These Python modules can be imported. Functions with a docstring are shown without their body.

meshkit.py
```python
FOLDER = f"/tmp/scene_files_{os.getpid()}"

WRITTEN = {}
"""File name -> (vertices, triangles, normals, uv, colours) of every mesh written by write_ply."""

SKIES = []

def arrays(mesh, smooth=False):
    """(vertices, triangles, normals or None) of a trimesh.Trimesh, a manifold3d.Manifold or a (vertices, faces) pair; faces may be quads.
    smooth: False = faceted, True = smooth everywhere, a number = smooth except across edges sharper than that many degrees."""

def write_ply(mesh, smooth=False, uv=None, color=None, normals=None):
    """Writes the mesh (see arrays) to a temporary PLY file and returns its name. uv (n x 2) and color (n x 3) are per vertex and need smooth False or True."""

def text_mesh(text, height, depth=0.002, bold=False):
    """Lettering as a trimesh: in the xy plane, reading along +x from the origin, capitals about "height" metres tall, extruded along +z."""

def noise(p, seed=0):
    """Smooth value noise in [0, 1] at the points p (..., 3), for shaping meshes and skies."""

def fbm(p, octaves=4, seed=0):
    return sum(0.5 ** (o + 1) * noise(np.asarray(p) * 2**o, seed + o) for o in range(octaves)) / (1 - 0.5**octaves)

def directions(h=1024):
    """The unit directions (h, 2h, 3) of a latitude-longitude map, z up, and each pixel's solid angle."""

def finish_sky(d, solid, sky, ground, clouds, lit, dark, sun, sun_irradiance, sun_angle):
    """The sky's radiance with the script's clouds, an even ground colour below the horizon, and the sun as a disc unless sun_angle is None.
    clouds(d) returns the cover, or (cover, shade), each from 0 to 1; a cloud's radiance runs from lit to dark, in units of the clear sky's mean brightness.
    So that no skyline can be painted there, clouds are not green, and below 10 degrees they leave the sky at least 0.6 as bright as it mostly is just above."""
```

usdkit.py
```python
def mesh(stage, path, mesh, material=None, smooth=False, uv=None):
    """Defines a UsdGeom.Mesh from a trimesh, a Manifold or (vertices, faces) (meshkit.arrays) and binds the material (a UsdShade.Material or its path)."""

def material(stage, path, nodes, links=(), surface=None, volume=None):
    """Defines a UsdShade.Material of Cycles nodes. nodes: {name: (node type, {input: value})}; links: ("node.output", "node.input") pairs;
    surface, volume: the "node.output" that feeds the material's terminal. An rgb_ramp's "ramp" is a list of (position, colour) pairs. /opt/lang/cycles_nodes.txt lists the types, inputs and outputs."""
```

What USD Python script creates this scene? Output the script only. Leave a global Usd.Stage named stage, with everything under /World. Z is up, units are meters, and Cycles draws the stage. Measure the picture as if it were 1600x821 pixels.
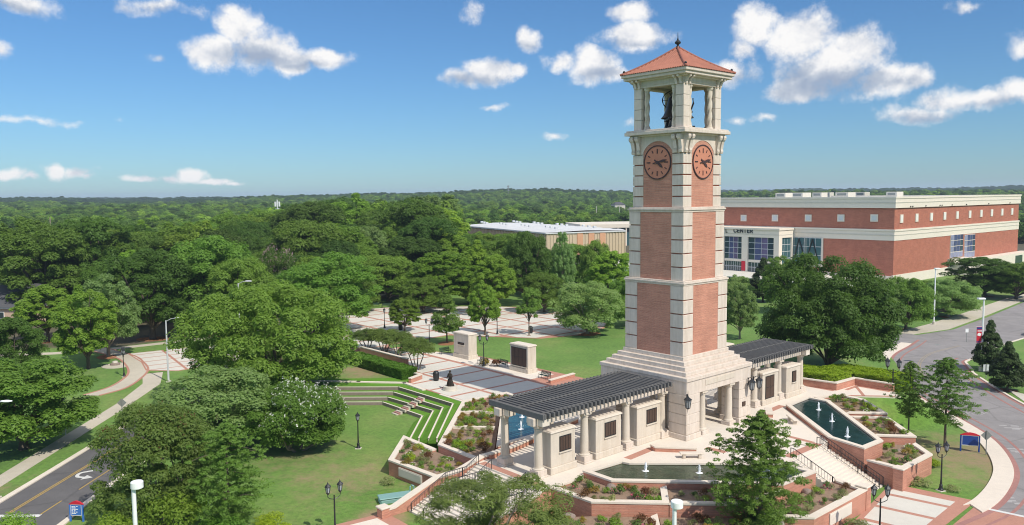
import math, random
import numpy as np, trimesh, usdkit, meshkit
from pxr import Gf, Sdf, Usd, UsdGeom, UsdLux, UsdShade, Vt
from shapely.geometry import Polygon, LineString, Point, box as sbox
from shapely.ops import unary_union
import shapely

stage = Usd.Stage.CreateInMemory()
UsdGeom.SetStageUpAxis(stage, 'Z'); UsdGeom.SetStageMetersPerUnit(stage, 1.0)
UsdGeom.Xform.Define(stage, '/World'); UsdGeom.Scope.Define(stage, '/World/Looks')
PI = math.pi

# ------------------------------------------------------------------ camera, sky, sun, exposure
CAM_H, FPX = 25.0, 1244.0                       # drone height over the tower plaza, focal length in pixels of a 1600 wide picture
PITCH, ROLL, YAW = math.radians(4.8025), math.radians(-0.565), math.radians(48.859)
EXPOSURE = 0.0
SUN_EL = math.radians(46.5)
SUN_AZ = YAW + PI / 2                            # the sun stands straight in front of the tower's entrance front
SUN_I, SKY_S = 1.12, 0.10
HAZE = 0.00012
cp, sp, cr, sr = math.cos(PITCH), math.sin(PITCH), math.cos(ROLL), math.sin(ROLL)
_r, _u, _f = np.array([1, 0, 0.]), np.array([0, sp, cp]), np.array([0, cp, -sp])
_right, _up = cr * _r + sr * _u, -sr * _r + cr * _u
cam = UsdGeom.Camera.Define(stage, '/World/camera')
m = Gf.Matrix4d(*_right, 0, *_up, 0, *(-_f), 0, 0, 0, CAM_H, 1)
cam.AddTransformOp().Set(m)
cam.CreateHorizontalApertureAttr(36.0); cam.CreateFocalLengthAttr(36.0 * FPX / 1600)
cam.CreateClippingRangeAttr(Gf.Vec2f(0.5, 30000)); cam.CreateExposureAttr(EXPOSURE)
def ray(px, py):
    return _f + ((px - 800) * _right - (py - 410.5) * _up) / FPX
def G(px, py, z=0.0):                            # where the sight line of a pixel of the photograph meets a level
    r = ray(px, py); return np.array([0, 0, CAM_H]) + r * ((z - CAM_H) / r[2])
def AT(px, py, Y):
    r = ray(px, py); return np.array([0, 0, CAM_H]) + r * (Y / r[1])
def g2(px, py, z): return tuple(G(px, py, z)[:2])

sun_dir = np.array([math.sin(SUN_AZ) * math.cos(SUN_EL), math.cos(SUN_AZ) * math.cos(SUN_EL), math.sin(SUN_EL)])
sun = UsdLux.DistantLight.Define(stage, '/World/sun')
sun.CreateIntensityAttr(SUN_I); sun.CreateAngleAttr(0.53); sun.CreateNormalizeAttr(True); sun.CreateColorAttr(Gf.Vec3f(1.0, 0.945, 0.86))
q = Gf.Rotation(Gf.Vec3d(0, 0, 1), Gf.Vec3d(*sun_dir))
sun.AddTransformOp().Set(Gf.Matrix4d().SetRotate(q))

# clouds: puffs given as (azimuth px, height px, half width, half height) of the photograph's sky, turned into directions
PUFFS = [(330,82,44,30,1),(372,48,40,34,1),(410,80,60,38,1),(455,95,50,24,1),(505,92,48,18,1),(360,20,22,14,.6),
 (240,8,60,16,.7),(310,16,18,18,.5),(35,0,48,20,.8),(4,76,16,18,.8),(246,96,14,8,.6),
 (725,125,34,22,.9),(765,112,46,26,1),(800,108,24,16,.8),(740,20,24,24,.55),(826,62,24,18,.85),
 (870,98,26,16,.85),(930,104,44,30,1),(960,118,26,18,.8),(865,215,26,9,.7),(983,196,16,10,.6),(985,20,40,16,.85),(995,57,62,24,1),
 (1180,48,38,34,1),(1160,75,26,24,.8),(1150,115,34,26,.85),(1255,60,70,44,1),(1300,105,90,46,1),(1245,135,50,28,.9),(1345,80,50,46,1),(1390,125,50,24,1),(1435,118,28,20,1),
 (1440,178,66,16,.8),(1480,160,60,20,.9),(1545,155,60,18,.85),(1592,145,28,22,.8),(1590,72,24,20,.8),(1510,8,20,10,.6),(1200,183,28,8,.5),(1150,190,20,8,.5),
 (8,272,26,10,.85),(36,274,18,7,.75),(82,266,20,12,.9),(118,271,34,11,.9),(140,276,18,7,.7),(222,281,36,7,.8),(262,279,20,8,.75),(292,276,30,11,.9),(335,283,32,6,.75),(368,286,18,4,.6),(50,190,90,7,.38),(770,170,30,5,.4)]
DARKS = [(400,92,95,16,1),(470,101,80,9,.8),(345,92,40,12,.5),(1290,136,105,26,1.25),(1240,118,50,26,.8),(1400,134,70,14,.7),(935,118,44,13,.9),(748,128,56,11,.7),(1000,68,60,9,.7),(1150,124,30,12,.5),(1450,186,80,9,.8),(1555,164,66,9,.7),(230,14,60,9,.6),(30,12,50,9,.6),(826,70,22,7,.5)]
def sky_material():
    n, l = {}, []
    n['tc'] = ('texture_coordinate', {}); n['sep'] = ('separate_xyz', {}); l.append(('tc.generated', 'sep.vector'))
    def mth(name, kind, a=None, b=None, c=None, **kw):
        n[name] = ('math', {'math_type': kind, **kw})
        for k, v in (('value1', a), ('value2', b), ('value3', c)):
            if isinstance(v, str): l.append((v, name + '.' + k))
            elif v is not None: n[name][1][k] = v
        return name + '.value'
    xx = mth('xx', 'multiply', 'sep.x', 'sep.x'); yy = mth('yy', 'multiply', 'sep.y', 'sep.y')
    hyp = mth('hyp', 'sqrt', mth('s2', 'add', xx, yy))
    az = mth('az', 'arcsine', mth('q', 'divide', 'sep.x', mth('hm', 'maximum', hyp, 0.001)))   # the cloud field goes on, mirrored, behind the camera
    el = mth('el', 'arctan2', 'sep.z', hyp)
    n['wn'] = ('noise_texture', {'scale': 22.0, 'detail': 3.0, 'roughness': 0.55}); l.append(('tc.generated', 'wn.vector'))
    n['wsep'] = ('separate_color', {'color_type': 'rgb'}); l.append(('wn.color', 'wsep.color'))
    azw = mth('azw', 'multiply_add', mth('w1', 'subtract', 'wsep.r', 0.5), 0.035, az)
    elw = mth('elw', 'multiply_add', mth('w2', 'subtract', 'wsep.g', 0.5), 0.022, el)
    n['ae'] = ('combine_xyz', {'z': 0.0}); l.extend([(azw, 'ae.x'), (elw, 'ae.y')])
    def ellipses(tag, items):
        best = None
        for i, it in enumerate(items):
            x, y, a, b = it[:4]; w = it[4] if len(it) > 4 else 1.0
            d = ray(x, y); ca, ce = math.atan2(d[0], d[1]), math.atan2(d[2], math.hypot(d[0], d[1]))
            a, b = a * 1.12 / FPX, b * 1.12 / FPX
            n[f'{tag}m{i}'] = ('mapping', {'mapping_type': 'point', 'location': (-ca / a, -ce / b, 0), 'scale': (1 / a, 1 / b, 1)}); l.append(('ae.vector', f'{tag}m{i}.vector'))
            n[f'{tag}l{i}'] = ('vector_math', {'math_type': 'length'}); l.append((f'{tag}m{i}.vector', f'{tag}l{i}.vector1'))
            v = mth(f'{tag}v{i}', 'multiply_add', f'{tag}l{i}.value', -w, w)
            best = v if best is None else mth(f'{tag}x{i}', 'maximum', best, v)
        return best
    den = ellipses('c', PUFFS); drk = ellipses('d', DARKS)
    n['n1'] = ('noise_texture', {'scale': 24.0, 'detail': 10.0, 'roughness': 0.62}); l.append(('tc.generated', 'n1.vector'))
    n['off'] = ('vector_math', {'math_type': 'add', 'vector2': (0.010, -0.002, 0.014)}); l.append(('tc.generated', 'off.vector1'))
    n['n2'] = ('noise_texture', {'scale': 26.0, 'detail': 5.0, 'roughness': 0.6}); l.append(('off.vector', 'n2.vector'))
    n['n4'] = ('noise_texture', {'scale': 3.2, 'detail': 3.0, 'roughness': 0.5}); l.append(('tc.generated', 'n4.vector'))   # the same fair weather clouds over the rest of the sky
    up_ = mth('up', 'multiply_add', 'n4.fac', 2.6, -0.98); n['hi'] = ('map_range', {'range_type': 'smoothstep', 'from_min': 0.26, 'from_max': 0.5, 'to_min': -1.0, 'to_max': 0.0, 'clamp': True}); l.append((el, 'hi.value'))
    den = mth('dn', 'maximum', den, mth('up2', 'add', up_, 'hi.result'))
    f1 = mth('f1', 'multiply_add', mth('nc', 'subtract', 'n1.fac', 0.5), 2.1, mth('dens', 'multiply', den, 1.35))
    n['cov'] = ('map_range', {'range_type': 'smoothstep', 'from_min': 0.08, 'from_max': 0.86, 'to_min': 0.0, 'to_max': 0.97, 'clamp': True}); l.append((f1, 'cov.value'))
    rel = mth('rel', 'multiply', mth('nd', 'subtract', 'n2.fac', 'n1.fac'), 1.5)
    dk = mth('dk', 'maximum', drk, 0.0)
    sh = mth('sh', 'multiply_add', dk, 1.0, rel)
    n['shr'] = ('rgb_ramp', {'ramp': [(0.0, (0.97, 0.955, 0.94)), (0.22, (0.82, 0.825, 0.85)), (0.6, (0.50, 0.555, 0.65)), (1.0, (0.36, 0.43, 0.56))]}); l.append((mth('shc', 'add', sh, 0.10, use_clamp=True), 'shr.fac'))
    n['sky'] = ('sky_texture', {'sky_type': 'single_scattering', 'sun_disc': False, 'sun_elevation': SUN_EL, 'sun_rotation': SUN_AZ, 'altitude': 100.0, 'air_density': 1.0, 'aerosol_density': 0.25, 'ozone_density': 2.0})
    n['tint'] = ('mix', {'mix_type': 'multiply', 'fac': 1.0, 'color2': SKY_TINT}); l.append(('sky.color', 'tint.color1')); n['tr'] = ('rgb_ramp', {'ramp': [(0.0, SKY_LOW), (0.10, 0.5 * (np.array(SKY_LOW) + SKY_TINT)), (0.25, SKY_TINT), (1.0, np.array(SKY_TINT) * 1.15)]}); l += [(el, 'tr.fac'), ('tr.color', 'tint.color2')]
    n['cb'] = ('mix', {'mix_type': 'multiply', 'fac': 1.0, 'color2': (CLOUD / SKY_S,) * 3}); l.append(('shr.color', 'cb.color1'))
    n['mx'] = ('mix', {'mix_type': 'mix'}); l.extend([('cov.result', 'mx.fac'), ('tint.color', 'mx.color1'), ('cb.color', 'mx.color2')])
    n['bg'] = ('background_shader', {'strength': SKY_S}); l.append(('mx.color', 'bg.color'))
    return usdkit.material(stage, '/World/Looks/sky', n, l, surface='bg.background')
SKY_TINT, SKY_LOW, CLOUD = (0.52, 0.83, 1.12), (0.50, 0.76, 1.04), 1.04
dome = UsdLux.DomeLight.Define(stage, '/World/sky'); dome.CreateIntensityAttr(1.0)
UsdShade.MaterialBindingAPI.Apply(dome.GetPrim()).Bind(sky_material())
dome.GetPrim().SetCustomDataByKey('kind', 'structure')

# ------------------------------------------------------------------ naming, things and parts
_count = {}
def fresh(parent, name):
    k = parent + '/' + name; i = _count.get(k, 0); _count[k] = i + 1
    return k if i == 0 else f'{k}_{i:03d}'
def tag(p, label=None, cat=None, group=None, kind=None):
    for k, v in (('label', label), ('category', cat), ('group', group), ('kind', kind)):
        if v: p.SetCustomDataByKey(k, v)
def thing(name, label, cat, loc=(0, 0, 0), rz=0.0, group=None, kind=None, scale=None):
    p = fresh('/World', name); x = UsdGeom.Xform.Define(stage, p)
    x.AddTranslateOp().Set(Gf.Vec3d(*map(float, loc))); x.AddRotateZOp().Set(math.degrees(rz))
    if scale is not None: x.AddScaleOp().Set(Gf.Vec3f(*map(float, np.broadcast_to(scale, 3))))
    tag(x.GetPrim(), label, cat, group, kind); return p
def part(parent, name, mesh, mat, smooth=False, label=None, kind=None):
    p = fresh(parent, name); usdkit.mesh(stage, p, mesh, MAT[mat], smooth=smooth)
    if label or kind: tag(stage.GetPrimAtPath(p), label, kind=kind)
    return p
def struct(name, mesh, mat, smooth=False, kind='structure', label=None):
    return part('/World', name, mesh, mat, smooth, label, kind)
def kindclass(name):
    p = fresh('/World', name); stage.CreateClassPrim(p); return p
def copy(cls, name, label, cat, loc, rz=0.0, scale=1.0, group=None):
    p = thing(name, label, cat, loc, rz, group, scale=scale)
    pr = stage.GetPrimAtPath(p); pr.GetReferences().AddInternalReference(cls); pr.SetInstanceable(True); return p

# tower frame: u runs along the colonnades (away to the right), v straight out of the entrance front; local x = u, local y = -v
PHI = PI / 2 - YAW
C0 = np.array([0.72251, 3.49007]) * CAM_H
Rv, Fv = np.array([math.sin(YAW), math.cos(YAW)]), np.array([math.cos(YAW), -math.sin(YAW)])
def W(u, v, z=0.0): return (*(C0 + u * Rv + v * Fv), z)
def UV(x, y): d = np.array([x, y]) - C0; return d @ Rv, d @ Fv

# ------------------------------------------------------------------ mesh helpers
cat_ = trimesh.util.concatenate
def box(x0, x1, y0, y1, z0, z1):
    b = trimesh.creation.box((abs(x1 - x0), abs(y1 - y0), abs(z1 - z0))); b.apply_translation(((x0 + x1) / 2, (y0 + y1) / 2, (z0 + z1) / 2)); return b
def cbox(x0, x1, y0, y1, z0, z1, c=0.03):                # box with its edges taken off
    x0, x1, y0, y1, z0, z1 = min(x0, x1), max(x0, x1), min(y0, y1), max(y0, y1), min(z0, z1), max(z0, z1)
    pts = []
    for sx in (0, 1):
        for sy in (0, 1):
            for sz in (0, 1):
                p = np.array([(x0, x1)[sx], (y0, y1)[sy], (z0, z1)[sz]]); s = np.array([1 - 2 * sx, 1 - 2 * sy, 1 - 2 * sz]) * c
                pts += [p + s * (0, 1, 1), p + s * (1, 0, 1), p + s * (1, 1, 0)]
    return trimesh.convex.convex_hull(np.array(pts))
def prism(poly, z0, z1):
    if not isinstance(poly, shapely.geometry.base.BaseGeometry): poly = Polygon(poly)
    geoms = [g for g in getattr(poly, 'geoms', [poly]) if g.area > 1e-6]
    out = []
    for g in geoms:
        e = trimesh.creation.extrude_polygon(g, z1 - z0, engine='earcut'); e.apply_translation((0, 0, z0)); out.append(e)
    return cat_(out)
def tube(pts, r, n=6, cap=True):
    p = np.asarray(pts, float); r = np.broadcast_to(r, (len(p),)).astype(float)
    t = np.gradient(p, axis=0); t /= np.linalg.norm(t, axis=1, keepdims=True) + 1e-12
    ref = np.where(np.abs(t[:, 2:]) < 0.9, [[0, 0, 1.0]], [[1.0, 0, 0]])
    a = np.cross(t, ref); a /= np.linalg.norm(a, axis=1, keepdims=True); b = np.cross(t, a)
    an = np.arange(n) * 2 * PI / n
    v = (p[:, None] + r[:, None, None] * (np.cos(an)[None, :, None] * a[:, None] + np.sin(an)[None, :, None] * b[:, None])).reshape(-1, 3)
    f = []
    for i in range(len(p) - 1):
        for j in range(n):
            k = (j + 1) % n; f += [(i * n + j, i * n + k, (i + 1) * n + k), (i * n + j, (i + 1) * n + k, (i + 1) * n + j)]
    if cap:
        v = np.vstack([v, p[0], p[-1]]); c0, c1, e = len(v) - 2, len(v) - 1, (len(p) - 1) * n
        for j in range(n):
            k = (j + 1) % n; f += [(c0, k, j), (c1, e + j, e + k)]
    return trimesh.Trimesh(v, f, process=False)
def lathe(prof, n=16, x=0, y=0):
    prof = np.asarray(prof, float); an = np.arange(n) * 2 * PI / n
    v = np.stack([prof[:, None, 0] * np.cos(an), prof[:, None, 0] * np.sin(an), np.broadcast_to(prof[:, None, 1], (len(prof), n))], -1).reshape(-1, 3)
    f = []
    for i in range(len(prof) - 1):
        for j in range(n):
            k = (j + 1) % n; f += [(i * n + j, i * n + k, (i + 1) * n + k), (i * n + j, (i + 1) * n + k, (i + 1) * n + j)]
    v[:, 0] += x; v[:, 1] += y
    return trimesh.Trimesh(v, f, process=False)
def rot(mesh, k):                                        # quarter turns about z
    q = mesh.copy(); q.apply_transform(trimesh.transformations.rotation_matrix(k * PI / 2, [0, 0, 1])); return q
def rz(mesh, a, at=(0, 0, 0)):
    q = mesh.copy(); q.apply_transform(trimesh.transformations.rotation_matrix(a, [0, 0, 1], at)); return q
def mv(mesh, x=0, y=0, z=0): q = mesh.copy(); q.apply_translation((x, y, z)); return q
def merge(poly_w, inner):                                # ring cut into one quad per side, mitred at its corners
    a, b = np.array(poly_w), np.array(inner); return [[a[i], a[(i + 1) % len(a)], b[(i + 1) % len(a)], b[i]] for i in range(len(a))]
def inset(poly, d):
    """The polygon's corners moved inwards by d, one for each corner."""
    P = np.array(poly, float); n = len(P)
    if Polygon(P).exterior.is_ccw is False: d = -d
    out = []
    for i in range(n):
        e0, e1 = P[i] - P[i - 1], P[(i + 1) % n] - P[i]; e0 /= np.linalg.norm(e0); e1 /= np.linalg.norm(e1)
        n0, n1 = np.array([-e0[1], e0[0]]), np.array([-e1[1], e1[0]]); bis = n0 + n1; k = 2 / max(0.4, (bis @ bis))
        out.append(P[i] + d * bis * k)
    return out

# ------------------------------------------------------------------ materials
MAT = {}
def mat(name, nodes, links, surface='p.BSDF', volume=None):
    MAT[name] = usdkit.material(stage, '/World/Looks/' + name, nodes, links, surface=surface, volume=volume)
def plain(name, col, rough=0.6, metal=0.0, var=0.12, scale=1.5, spec=0.4, bump=0.0, bscale=40.0, streak=0.0, inst=0.0, **kw):
    """A base colour with two scales of blotches; streak adds runs of dirt down the faces."""
    c = np.array(col)
    n = {'g': ('geometry', {}), 'n1': ('noise_texture', {'scale': scale, 'detail': 6.0, 'roughness': 0.65}), 'n2': ('noise_texture', {'scale': scale * 0.13, 'detail': 3.0}),
         'r': ('rgb_ramp', {'ramp': [(0.25, c * (1 - var)), (0.5, c), (0.78, np.minimum(c * (1 + var), 0.9))]}),
         'av': ('mix_float', {'fac': 0.4}), 'p': ('principled_bsdf', {'roughness': rough, 'metallic': metal, 'specular_ior_level': spec, **kw})}
    l = [('g.position', 'n1.vector'), ('g.position', 'n2.vector'), ('n1.fac', 'av.a'), ('n2.fac', 'av.b'), ('av.result', 'r.fac')]
    out = 'r.color'
    if streak:
        n['mp'] = ('mapping', {'scale': (2.2, 2.2, 0.22)}); n['n3'] = ('noise_texture', {'scale': 1.0, 'detail': 5.0, 'roughness': 0.7})
        n['rs'] = ('rgb_ramp', {'ramp': [(0.42, (1, 1, 1)), (0.72, np.array([1, 0.97, 0.92]) * (1 - streak))]}); n['ms'] = ('mix', {'mix_type': 'multiply', 'fac': 1.0})
        l += [('g.position', 'mp.vector'), ('mp.vector', 'n3.vector'), ('n3.fac', 'rs.fac'), (out, 'ms.color1'), ('rs.color', 'ms.color2')]; out = 'ms.color'
    if inst:
        n['oi'] = ('object_info', {}); n['ir'] = ('map_range', {'to_min': 1 - inst, 'to_max': 1 + inst}); n['hv'] = ('hsv', {})
        l += [('oi.random', 'ir.value'), ('ir.result', 'hv.value'), (out, 'hv.color')]; out = 'hv.color'
    l.append((out, 'p.base_color'))
    if bump:
        n['nb'] = ('noise_texture', {'scale': bscale, 'detail': 4.0}); n['b'] = ('bump', {'strength': bump, 'distance': 0.02})
        l += [('g.position', 'nb.vector'), ('nb.fac', 'b.height'), ('b.normal', 'p.normal')]
    mat(name, n, l)
def wallcoord(n, l):
    """(along the wall, height, 0) in metres on a vertical face of any direction."""
    n['wg'] = ('geometry', {}); n['wc'] = ('vector_math', {'math_type': 'cross_product', 'vector1': (0, 0, 1)}); n['wd'] = ('vector_math', {'math_type': 'dot_product'})
    n['ws'] = ('separate_xyz', {}); n['wv'] = ('combine_xyz', {'z': 0.0})
    l += [('wg.true_normal', 'wc.vector2'), ('wc.vector', 'wd.vector1'), ('wg.position', 'wd.vector2'), ('wg.position', 'ws.vector'), ('wd.value', 'wv.x'), ('ws.z', 'wv.y')]
    return 'wv.vector'
def bricks(name, c1, c2, mortar, bw=0.203, bh=0.0677, ms=0.009, var=0.22, rough=0.8):
    n, l = {}, []
    w = wallcoord(n, l)
    n['br'] = ('brick_texture', {'scale': 1.0, 'color1': c1, 'color2': c2, 'mortar': mortar, 'mortar_size': ms, 'mortar_smooth': 0.2, 'brick_width': bw, 'row_height': bh, 'bias': 0.0})
    n['n1'] = ('noise_texture', {'scale': 0.55, 'detail': 5.0, 'roughness': 0.65}); n['rr'] = ('rgb_ramp', {'ramp': [(0.3, (1 - var,) * 3), (0.7, (1 + var * 0.6,) * 3)]})
    n['mp'] = ('mapping', {'scale': (0.35, 14.0, 1)}); n['n2'] = ('noise_texture', {'scale': 1.0, 'detail': 2.0}); n['r2'] = ('rgb_ramp', {'ramp': [(0.3, (0.78,) * 3), (0.7, (1.13,) * 3)]})
    n['m1'] = ('mix', {'mix_type': 'multiply', 'fac': 1.0}); n['m2'] = ('mix', {'mix_type': 'multiply', 'fac': 1.0}); n['p'] = ('principled_bsdf', {'roughness': rough, 'specular_ior_level': 0.25})
    l += [(w, 'br.vector'), ('wg.position', 'n1.vector'), ('n1.fac', 'rr.fac'), (w, 'mp.vector'), ('mp.vector', 'n2.vector'), ('n2.fac', 'r2.fac'), ('br.color', 'm1.color1'), ('rr.color', 'm1.color2'), ('m1.color', 'm2.color1'), ('r2.color', 'm2.color2'), ('m2.color', 'p.base_color')]
    mat(name, n, l)
def foliage(name, col, trans=0.40, var=0.30, warm=0.022):
    c = np.array(col)
    n = {'g': ('geometry', {}), 'oi': ('object_info', {}), 'hv': ('hsv', {'saturation': 1.0}), 'n1': ('noise_texture', {'scale': 0.5, 'detail': 2.0}),
         'r': ('rgb_ramp', {'ramp': [(0.0, c * (1 - var)), (0.5, c), (1.0, np.minimum(c * (1 + var), 0.8) * np.array([1.25, 1.08, 0.8]))]}),
         'av': ('mix_float', {'fac': 0.45}), 'ih': ('map_range', {'to_min': 0.5 - warm * 0.7, 'to_max': 0.5 + warm * 0.25}), 'iv': ('map_range', {'to_min': 0.84, 'to_max': 1.25}), 'wn': ('white_noise_texture', {'dimensions': '1D'}),
         'p': ('principled_bsdf', {'roughness': 0.55, 'specular_ior_level': 0.28}), 't': ('translucent_bsdf', {}), 'tc': ('mix', {'mix_type': 'multiply', 'fac': 1.0, 'color2': (1.5, 1.6, 0.7)}), 'mx': ('mix_closure', {'fac': trans})}
    l = [('g.position', 'n1.vector'), ('g.random_per_island', 'av.a'), ('n1.fac', 'av.b'), ('av.result', 'r.fac'), ('oi.random', 'wn.w'), ('oi.random', 'ih.value'), ('wn.value', 'iv.value'), ('ih.result', 'hv.hue'), ('iv.result', 'hv.value'),
         ('r.color', 'hv.color'), ('hv.color', 'p.base_color'), ('hv.color', 'tc.color1'), ('tc.color', 't.color'), ('p.BSDF', 'mx.closure1'), ('t.BSDF', 'mx.closure2')]
    mat(name, n, l, surface='mx.closure')
STONE = (0.61, 0.535, 0.44)
plain('stone', STONE, 0.8, var=0.10, scale=1.1, spec=0.25, streak=0.16)
plain('stone_block', (0.64, 0.552, 0.468), 0.8, var=0.10, scale=1.6, spec=0.25, streak=0.17)
plain('coping', (0.68, 0.60, 0.50), 0.8, var=0.10, scale=1.7, spec=0.25)
plain('paving', (0.60, 0.57, 0.50), 0.85, var=0.10, scale=0.8, spec=0.2)
plain('plaza', (0.68, 0.61, 0.52), 0.85, var=0.09, scale=0.6, spec=0.2)
plain('concrete', (0.56, 0.52, 0.44), 0.85, var=0.12, scale=1.2, spec=0.2)
plain('walk', (0.50, 0.45, 0.36), 0.85, var=0.14, scale=1.0, spec=0.2)
plain('brick_band', (0.44, 0.225, 0.165), 0.85, var=0.16, scale=4.0, spec=0.2)
plain('red_curb', (0.35, 0.18, 0.155), 0.85, var=0.2, scale=2.0, spec=0.2)
bricks('brick', (0.56, 0.24, 0.155), (0.48, 0.18, 0.115), (0.50, 0.33, 0.25), var=.17)
bricks('arena_brick', (0.46, 0.155, 0.095), (0.39, 0.12, 0.075), (0.40, 0.20, 0.14), bw=0.3, bh=0.1, ms=0.012, var=0.14)
plain('joint', (0.40, 0.15, 0.095), 0.9, var=0.1)
plain('tile', (0.37, 0.15, 0.10), 0.75, var=0.28, scale=1.6, spec=0.3)
plain('tile_ridge', (0.30, 0.11, 0.075), 0.7, var=0.2)
plain('rafter', (0.13, 0.127, 0.122), 0.85, var=0.25, scale=3.0, spec=0.15)
plain('iron', (0.018, 0.019, 0.02), 0.45, var=0.1, spec=0.5)
plain('bronze', (0.05, 0.038, 0.028), 0.45, metal=0.5, var=0.25, scale=3.0)
plain('bronze_plaque', (0.075, 0.045, 0.032), 0.5, var=0.2, scale=5.0)
plain('clock_brick', (0.52, 0.21, 0.13), 0.75, var=0.08, scale=2.0)
plain('dark_metal', (0.06, 0.03, 0.028), 0.5, var=0.1)
plain('white_metal', (0.82, 0.82, 0.80), 0.4, var=0.03)
plain('grey_metal', (0.55, 0.56, 0.56), 0.45, var=0.05)
plain('lantern_glass', (0.32, 0.34, 0.35), 0.2, var=0.1)
plain('frost', (0.75, 0.74, 0.68), 0.3, var=0.05)
plain('soil', (0.27, 0.19, 0.135), 0.95, var=0.3, scale=3.0, spec=0.1, bump=0.6, bscale=12.0)
plain('mulch', (0.30, 0.145, 0.075), 0.95, var=0.3, scale=3.0, spec=0.1, bump=0.5, bscale=14.0)
plain('bark', (0.13, 0.105, 0.08), 0.9, var=0.3, scale=5.0, spec=0.1, bump=0.5, bscale=20.0)
plain('pale_bark', (0.27, 0.225, 0.175), 0.9, var=0.25, scale=4.0, spec=0.1)
plain('rock', (0.24, 0.19, 0.16), 0.9, var=0.3, scale=3.0)
plain('paint_white', (0.62, 0.61, 0.58), 0.7, var=0.22, scale=3.0)
plain('paint_faded', (0.37, 0.35, 0.335), 0.8, var=0.25, scale=4.0)
plain('paint_yellow', (0.42, 0.27, 0.07), 0.7, var=0.25, scale=3.0)
plain('paint_yellow_faded', (0.31, 0.26, 0.19), 0.8, var=0.15, scale=3.0)
plain('sign_blue', (0.015, 0.055, 0.24), 0.45, var=0.04)
plain('sign_blue_light', (0.05, 0.17, 0.50), 0.45, var=0.04)
plain('sign_red', (0.55, 0.02, 0.04), 0.45, var=0.04)
plain('sign_back', (0.22, 0.23, 0.21), 0.5, var=0.05)
plain('teal', (0.20, 0.36, 0.33), 0.5, var=0.06)
plain('bench_green', (0.02, 0.05, 0.04), 0.5, var=0.1)
plain('arena_stone', (0.70, 0.625, 0.52), 0.8, var=0.05, scale=0.3)
plain('arena_roof', (0.72, 0.72, 0.70), 0.7, var=0.06, scale=0.2)
plain('expo_wall', (0.50, 0.40, 0.28), 0.8, var=0.05, scale=0.3)
plain('expo_brick', (0.55, 0.30, 0.18), 0.8, var=0.08, scale=0.5)
plain('expo_roof', (0.60, 0.60, 0.59), 0.6, var=0.10, scale=0.25)
plain('house_roof', (0.085, 0.085, 0.09), 0.85, var=0.15, scale=1.5)
plain('house_wall', (0.55, 0.40, 0.30), 0.85, var=0.08)
plain('flower_white', (0.80, 0.78, 0.70), 0.6, var=0.1)
plain('flower_pink', (0.62, 0.12, 0.20), 0.6, var=0.2)
plain('flower_mauve', (0.48, 0.30, 0.32), 0.6, var=0.2)
plain('car_red', (0.25, 0.015, 0.012), 0.25, var=0.02, coat_weight=0.6)
plain('car_white', (0.75, 0.75, 0.74), 0.25, var=0.02, coat_weight=0.6)
plain('car_silver', (0.42, 0.43, 0.45), 0.3, metal=0.4, var=0.02)
plain('tyre', (0.02, 0.02, 0.02), 0.8, var=0.1)
plain('jet_water', (0.85, 0.88, 0.90), 0.3, var=0.03)
plain('poster_blue', (0.06, 0.075, 0.16), 0.4, var=0.5, scale=.6); plain('poster_pale', (0.25, 0.26, 0.36), 0.4, var=0.5, scale=.6)
plain('poster_dusk', (0.11, 0.09, 0.17), 0.4, var=0.5, scale=.6)
plain('dark_twig', (0.03, 0.04, 0.015), 0.95, var=0.2)
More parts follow.
